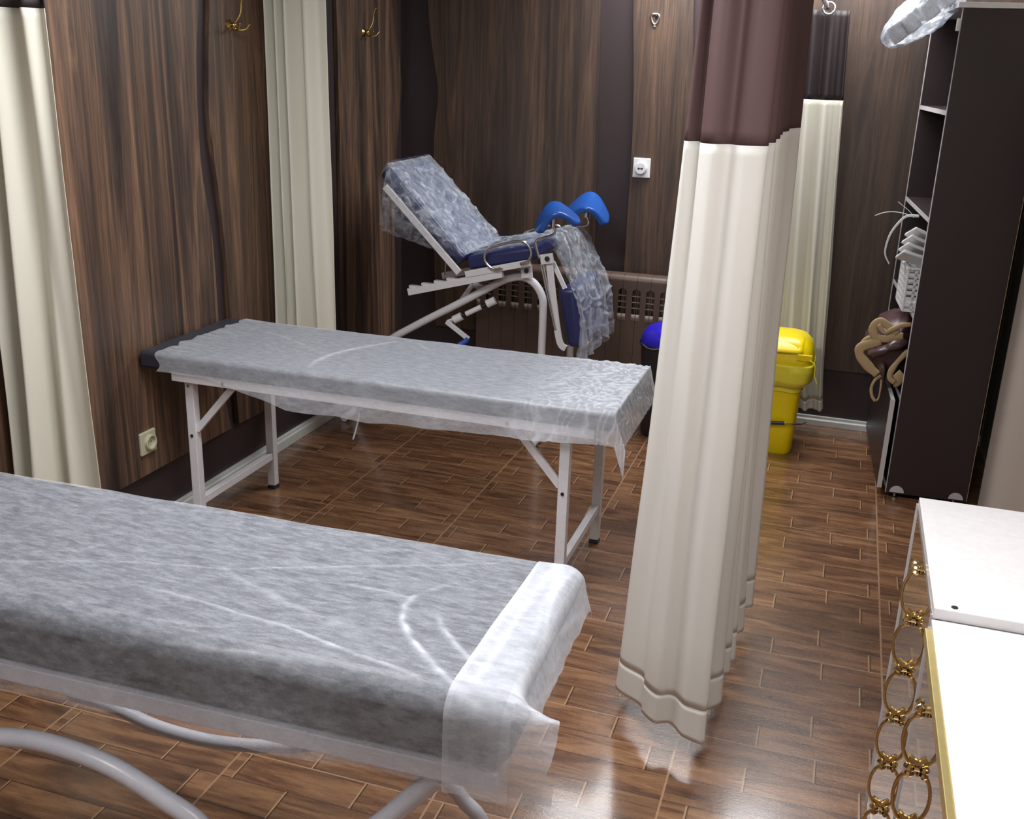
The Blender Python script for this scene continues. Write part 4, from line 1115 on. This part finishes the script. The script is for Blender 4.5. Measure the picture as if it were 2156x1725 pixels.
# blanket stuffed in the bookcase
def blanket():
    c0 = onY(1870, 750, 4.72)
    t = thing('blanket', 'brown satin blanket with tan trim bulging out of the bookcase', 'blanket', cp(0.05, 0.4, 0.4605))
    Y = 4.66
    def body(pts, Ya, Yb, nm):
        # a soft lump whose outline follows the fold outline, closed and rounded front and back
        P = [onY(x, y, 4.68) for x, y in pts]; cen = sum(P, Vector())/len(P); pc = cat(P + [P[0]], 6)[:-1]; n_ = len(pc)
        def f(u, v):
            p = pc[int(u*n_) % n_]; k = max(0.0, math.sin(PI*v))**0.45; q = cen.lerp(p, k); q = Vector((q.x, Ya+(Yb-Ya)*(0.5-0.5*math.cos(PI*v)), q.z))
            d = 0.010*noise.noise(q*22)+0.006*noise.noise(q*50); return q + (p-cen).normalized()*d*k
        return MB().grid(f, n_, 22, True)
    def q(l): return [(1780+a/5.75, 600+b/5.75) for a, b in l]
    m = body(q([(420, 470), (560, 400), (720, 370), (860, 380), (860, 1050), (700, 1120), (520, 1130), (420, 1110), (330, 960), (230, 800), (240, 700), (330, 620)]), 4.62, 5.0, 'a')
    obj('satin_fabric', m, M['satin'], t, smooth=True)
    m = body(q([(400, 960), (440, 880), (480, 900), (490, 1000), (460, 1110), (400, 1080)]), 4.57, 4.70, 'b')
    obj('satin_fold', m, M['satin'], t, smooth=True)
    m = body(q([(480, 1000), (560, 860), (690, 750), (700, 800), (600, 900), (520, 1020)]), 4.575, 4.70, 'b')
    obj('satin_fold', m, M['satin'], t, smooth=True)
    m = body(q([(450, 690), (600, 600), (760, 640), (740, 700), (560, 730), (430, 820), (280, 830), (300, 760)]), 4.58, 4.75, 'b')
    obj('satin_fold', m, M['satin'], t, smooth=True)
    def trim2(pts, w, Ya=4.56, dp=0.012):
        P = cat([onY(x, y, Ya) for x, y in q(pts)], 6)
        m = MB(); vs = []; n_ = len(P)
        for i, p in enumerate(P):
            T = (P[min(i+1, n_-1)]-P[max(0, i-1)]).normalized(); qq = T.cross(Vector((0, 1, 0))).normalized()
            for k in range(12):
                a = 2*PI*k/12; ca, sa = math.cos(a), math.sin(a)
                vs.append(p + qq*(math.copysign(abs(ca)**0.35, ca)*w*0.66*(1+0.25*noise.noise(p*30))) + Vector((0, 1, 0))*math.copysign(abs(sa)**0.9, sa)*dp*0.7)
        m.add(vs, [(i*12+k, i*12+(k+1) % 12, (i+1)*12+(k+1) % 12, (i+1)*12+k) for i in range(n_-1) for k in range(12)]+[tuple(range(12)), tuple((n_-1)*12+k for k in range(12))])
        obj('trim', m, M['tan'], t, smooth=True)
    trim2([(620, 600), (520, 500), (430, 445), (365, 470), (335, 550), (370, 625), (470, 655), (580, 625), (700, 620)], 0.026)
    trim2([(400, 480), (440, 540), (480, 575), (560, 540), (680, 490), (800, 480)], 0.015, 4.55)
    trim2([(360, 620), (270, 650), (215, 700), (200, 735)], 0.016, 4.565)
    trim2([(430, 680), (330, 705), (240, 730), (175, 770), (175, 850), (230, 930), (300, 1010), (385, 1085)], 0.030)
    trim2([(760, 800), (690, 870), (610, 960), (545, 1060), (540, 1130), (590, 1180)], 0.017, 4.55)
    trim2([(570, 1170), (610, 1160), (660, 1110), (700, 1080)], 0.040, 4.56)
    trim2([(430, 1100), (360, 1150), (315, 1240), (320, 1340), (360, 1410)], 0.010, 4.57, 0.005)
    trim2([(440, 1110), (425, 1250), (400, 1370), (360, 1415)], 0.006, 4.58, 0.004)
blanket()

# ------------------------------------------------------------------ white dressers with mirrored fronts
def dresser(label, x0, x1, y0, y1, zt, hy, zs, trimbar=False):
    t = thing('dresser', label, 'dresser', ((x0+x1)/2, (y0+y1)/2, 0))
    obj('carcass', MB().box(((x0+x1)/2+0.008, (y0+y1)/2, (zt-0.02+0.03)/2), (x1-x0-0.02, y1-y0-0.004, zt-0.02-0.03)), M['white_lac'], t, bevel=0.001)
    obj('top', MB().box(((x0+x1)/2, (y0+y1)/2, zt-0.011), (x1-x0, y1-y0, 0.022)), M['white_lac'], t, bevel=0.0015)
    obj('plinth', MB().box(((x0+x1)/2+0.02, (y0+y1)/2, 0.015), (x1-x0-0.06, y1-y0-0.04, 0.03)), M['black'], t)
    fx = x0+0.002
    # mirrored drawer fronts
    nd = 4; zz = [0.035+(zt-0.028-0.035)*k/nd for k in range(nd+1)]
    mi = obj('mirror_front', MB().box((fx, (y0+y1)/2, (zt-0.028+0.035)/2), (0.006, y1-y0-0.012, zt-0.028-0.035)), M['mirror'], t)
    for y in (y0+0.004, y1-0.004):
        obj('side_strip', MB().box((fx-0.001, y, (zt-0.03)/2+0.015), (0.010, 0.003, zt-0.03)), M['cab_edge'], t)
    # chain of bowed gold handles down the middle, with faceted posts between them
    xm = fx-0.003; pr = 0.028
    for k in range(len(zs)-1):
        za, zb = zs[k], zs[k+1]; zc = (za+zb)/2; hh = (za-zb)/2-0.010
        hd = obj('bow_handle', MB().tube([Vector((xm-0.002-pr*math.cos(a), hy+0.004*math.sin(2*a), zc+hh*math.sin(a)*(1.0 if a > 0 else 1.05))) for a in [-PI/2+PI*i/18 for i in range(19)]], lambda u: 0.0032+0.0028*abs(2*u-1)**2, 10), M['gold'], t, smooth=True)
        obj('foot_clip', MB().tube([(xm, hy, zc-hh-0.002), (xm-0.016, hy, zc-hh+0.012)], 0.006, 8), M['gold'], hd, smooth='auto')
    for k in range(len(zs)):
        m = MB()
        for dy in (-0.011, 0.011):
            for dz in (-0.005, 0.005): m.ball((xm-0.012, hy+dy, zs[k]+dz), (0.008, 0.009, 0.0065), 8, 5)
        m.ball((xm-0.012, hy, zs[k]), (0.010, 0.006, 0.009), 8, 5)
        m.tube([(xm, hy, zs[k]), (xm-0.012, hy, zs[k])], 0.006, 8)
        obj('handle_post', m, M['gold'], t, smooth=False)
    if trimbar:
        obj('gold_trim', MB().box((x0-0.006, (y0+y1)/2-0.01, zt-0.014), (0.012, y1-y0-0.04, 0.022)).box((x0-0.004, (y0+y1)/2-0.01, zt-0.034), (0.006, y1-y0-0.04, 0.012)), M['gold_satin'], t, bevel=0.0015)
    return t
XD = 0.243
zs = [0.812-0.118*k for k in range(7)]
t = dresser('white lacquered dresser with mirrored front and small screw cap on top, farther one', XD, 0.70, 1.777, 2.31, 0.856, 2.03, zs)
m = MB().lathe([(0.006, 0), (0.006, 0.0012), (0.0002, 0.0014)], onZ(2010, 1280, 0.856), 14); obj('screw_cap', m, M['dark_bolt'], t)
zs = [0.745-0.118*k for k in range(6)]
dresser('white lacquered dresser with gold edge strip nearest the camera', XD-0.002, 0.70, 1.20, 1.772, 0.836, 1.62, zs, True)
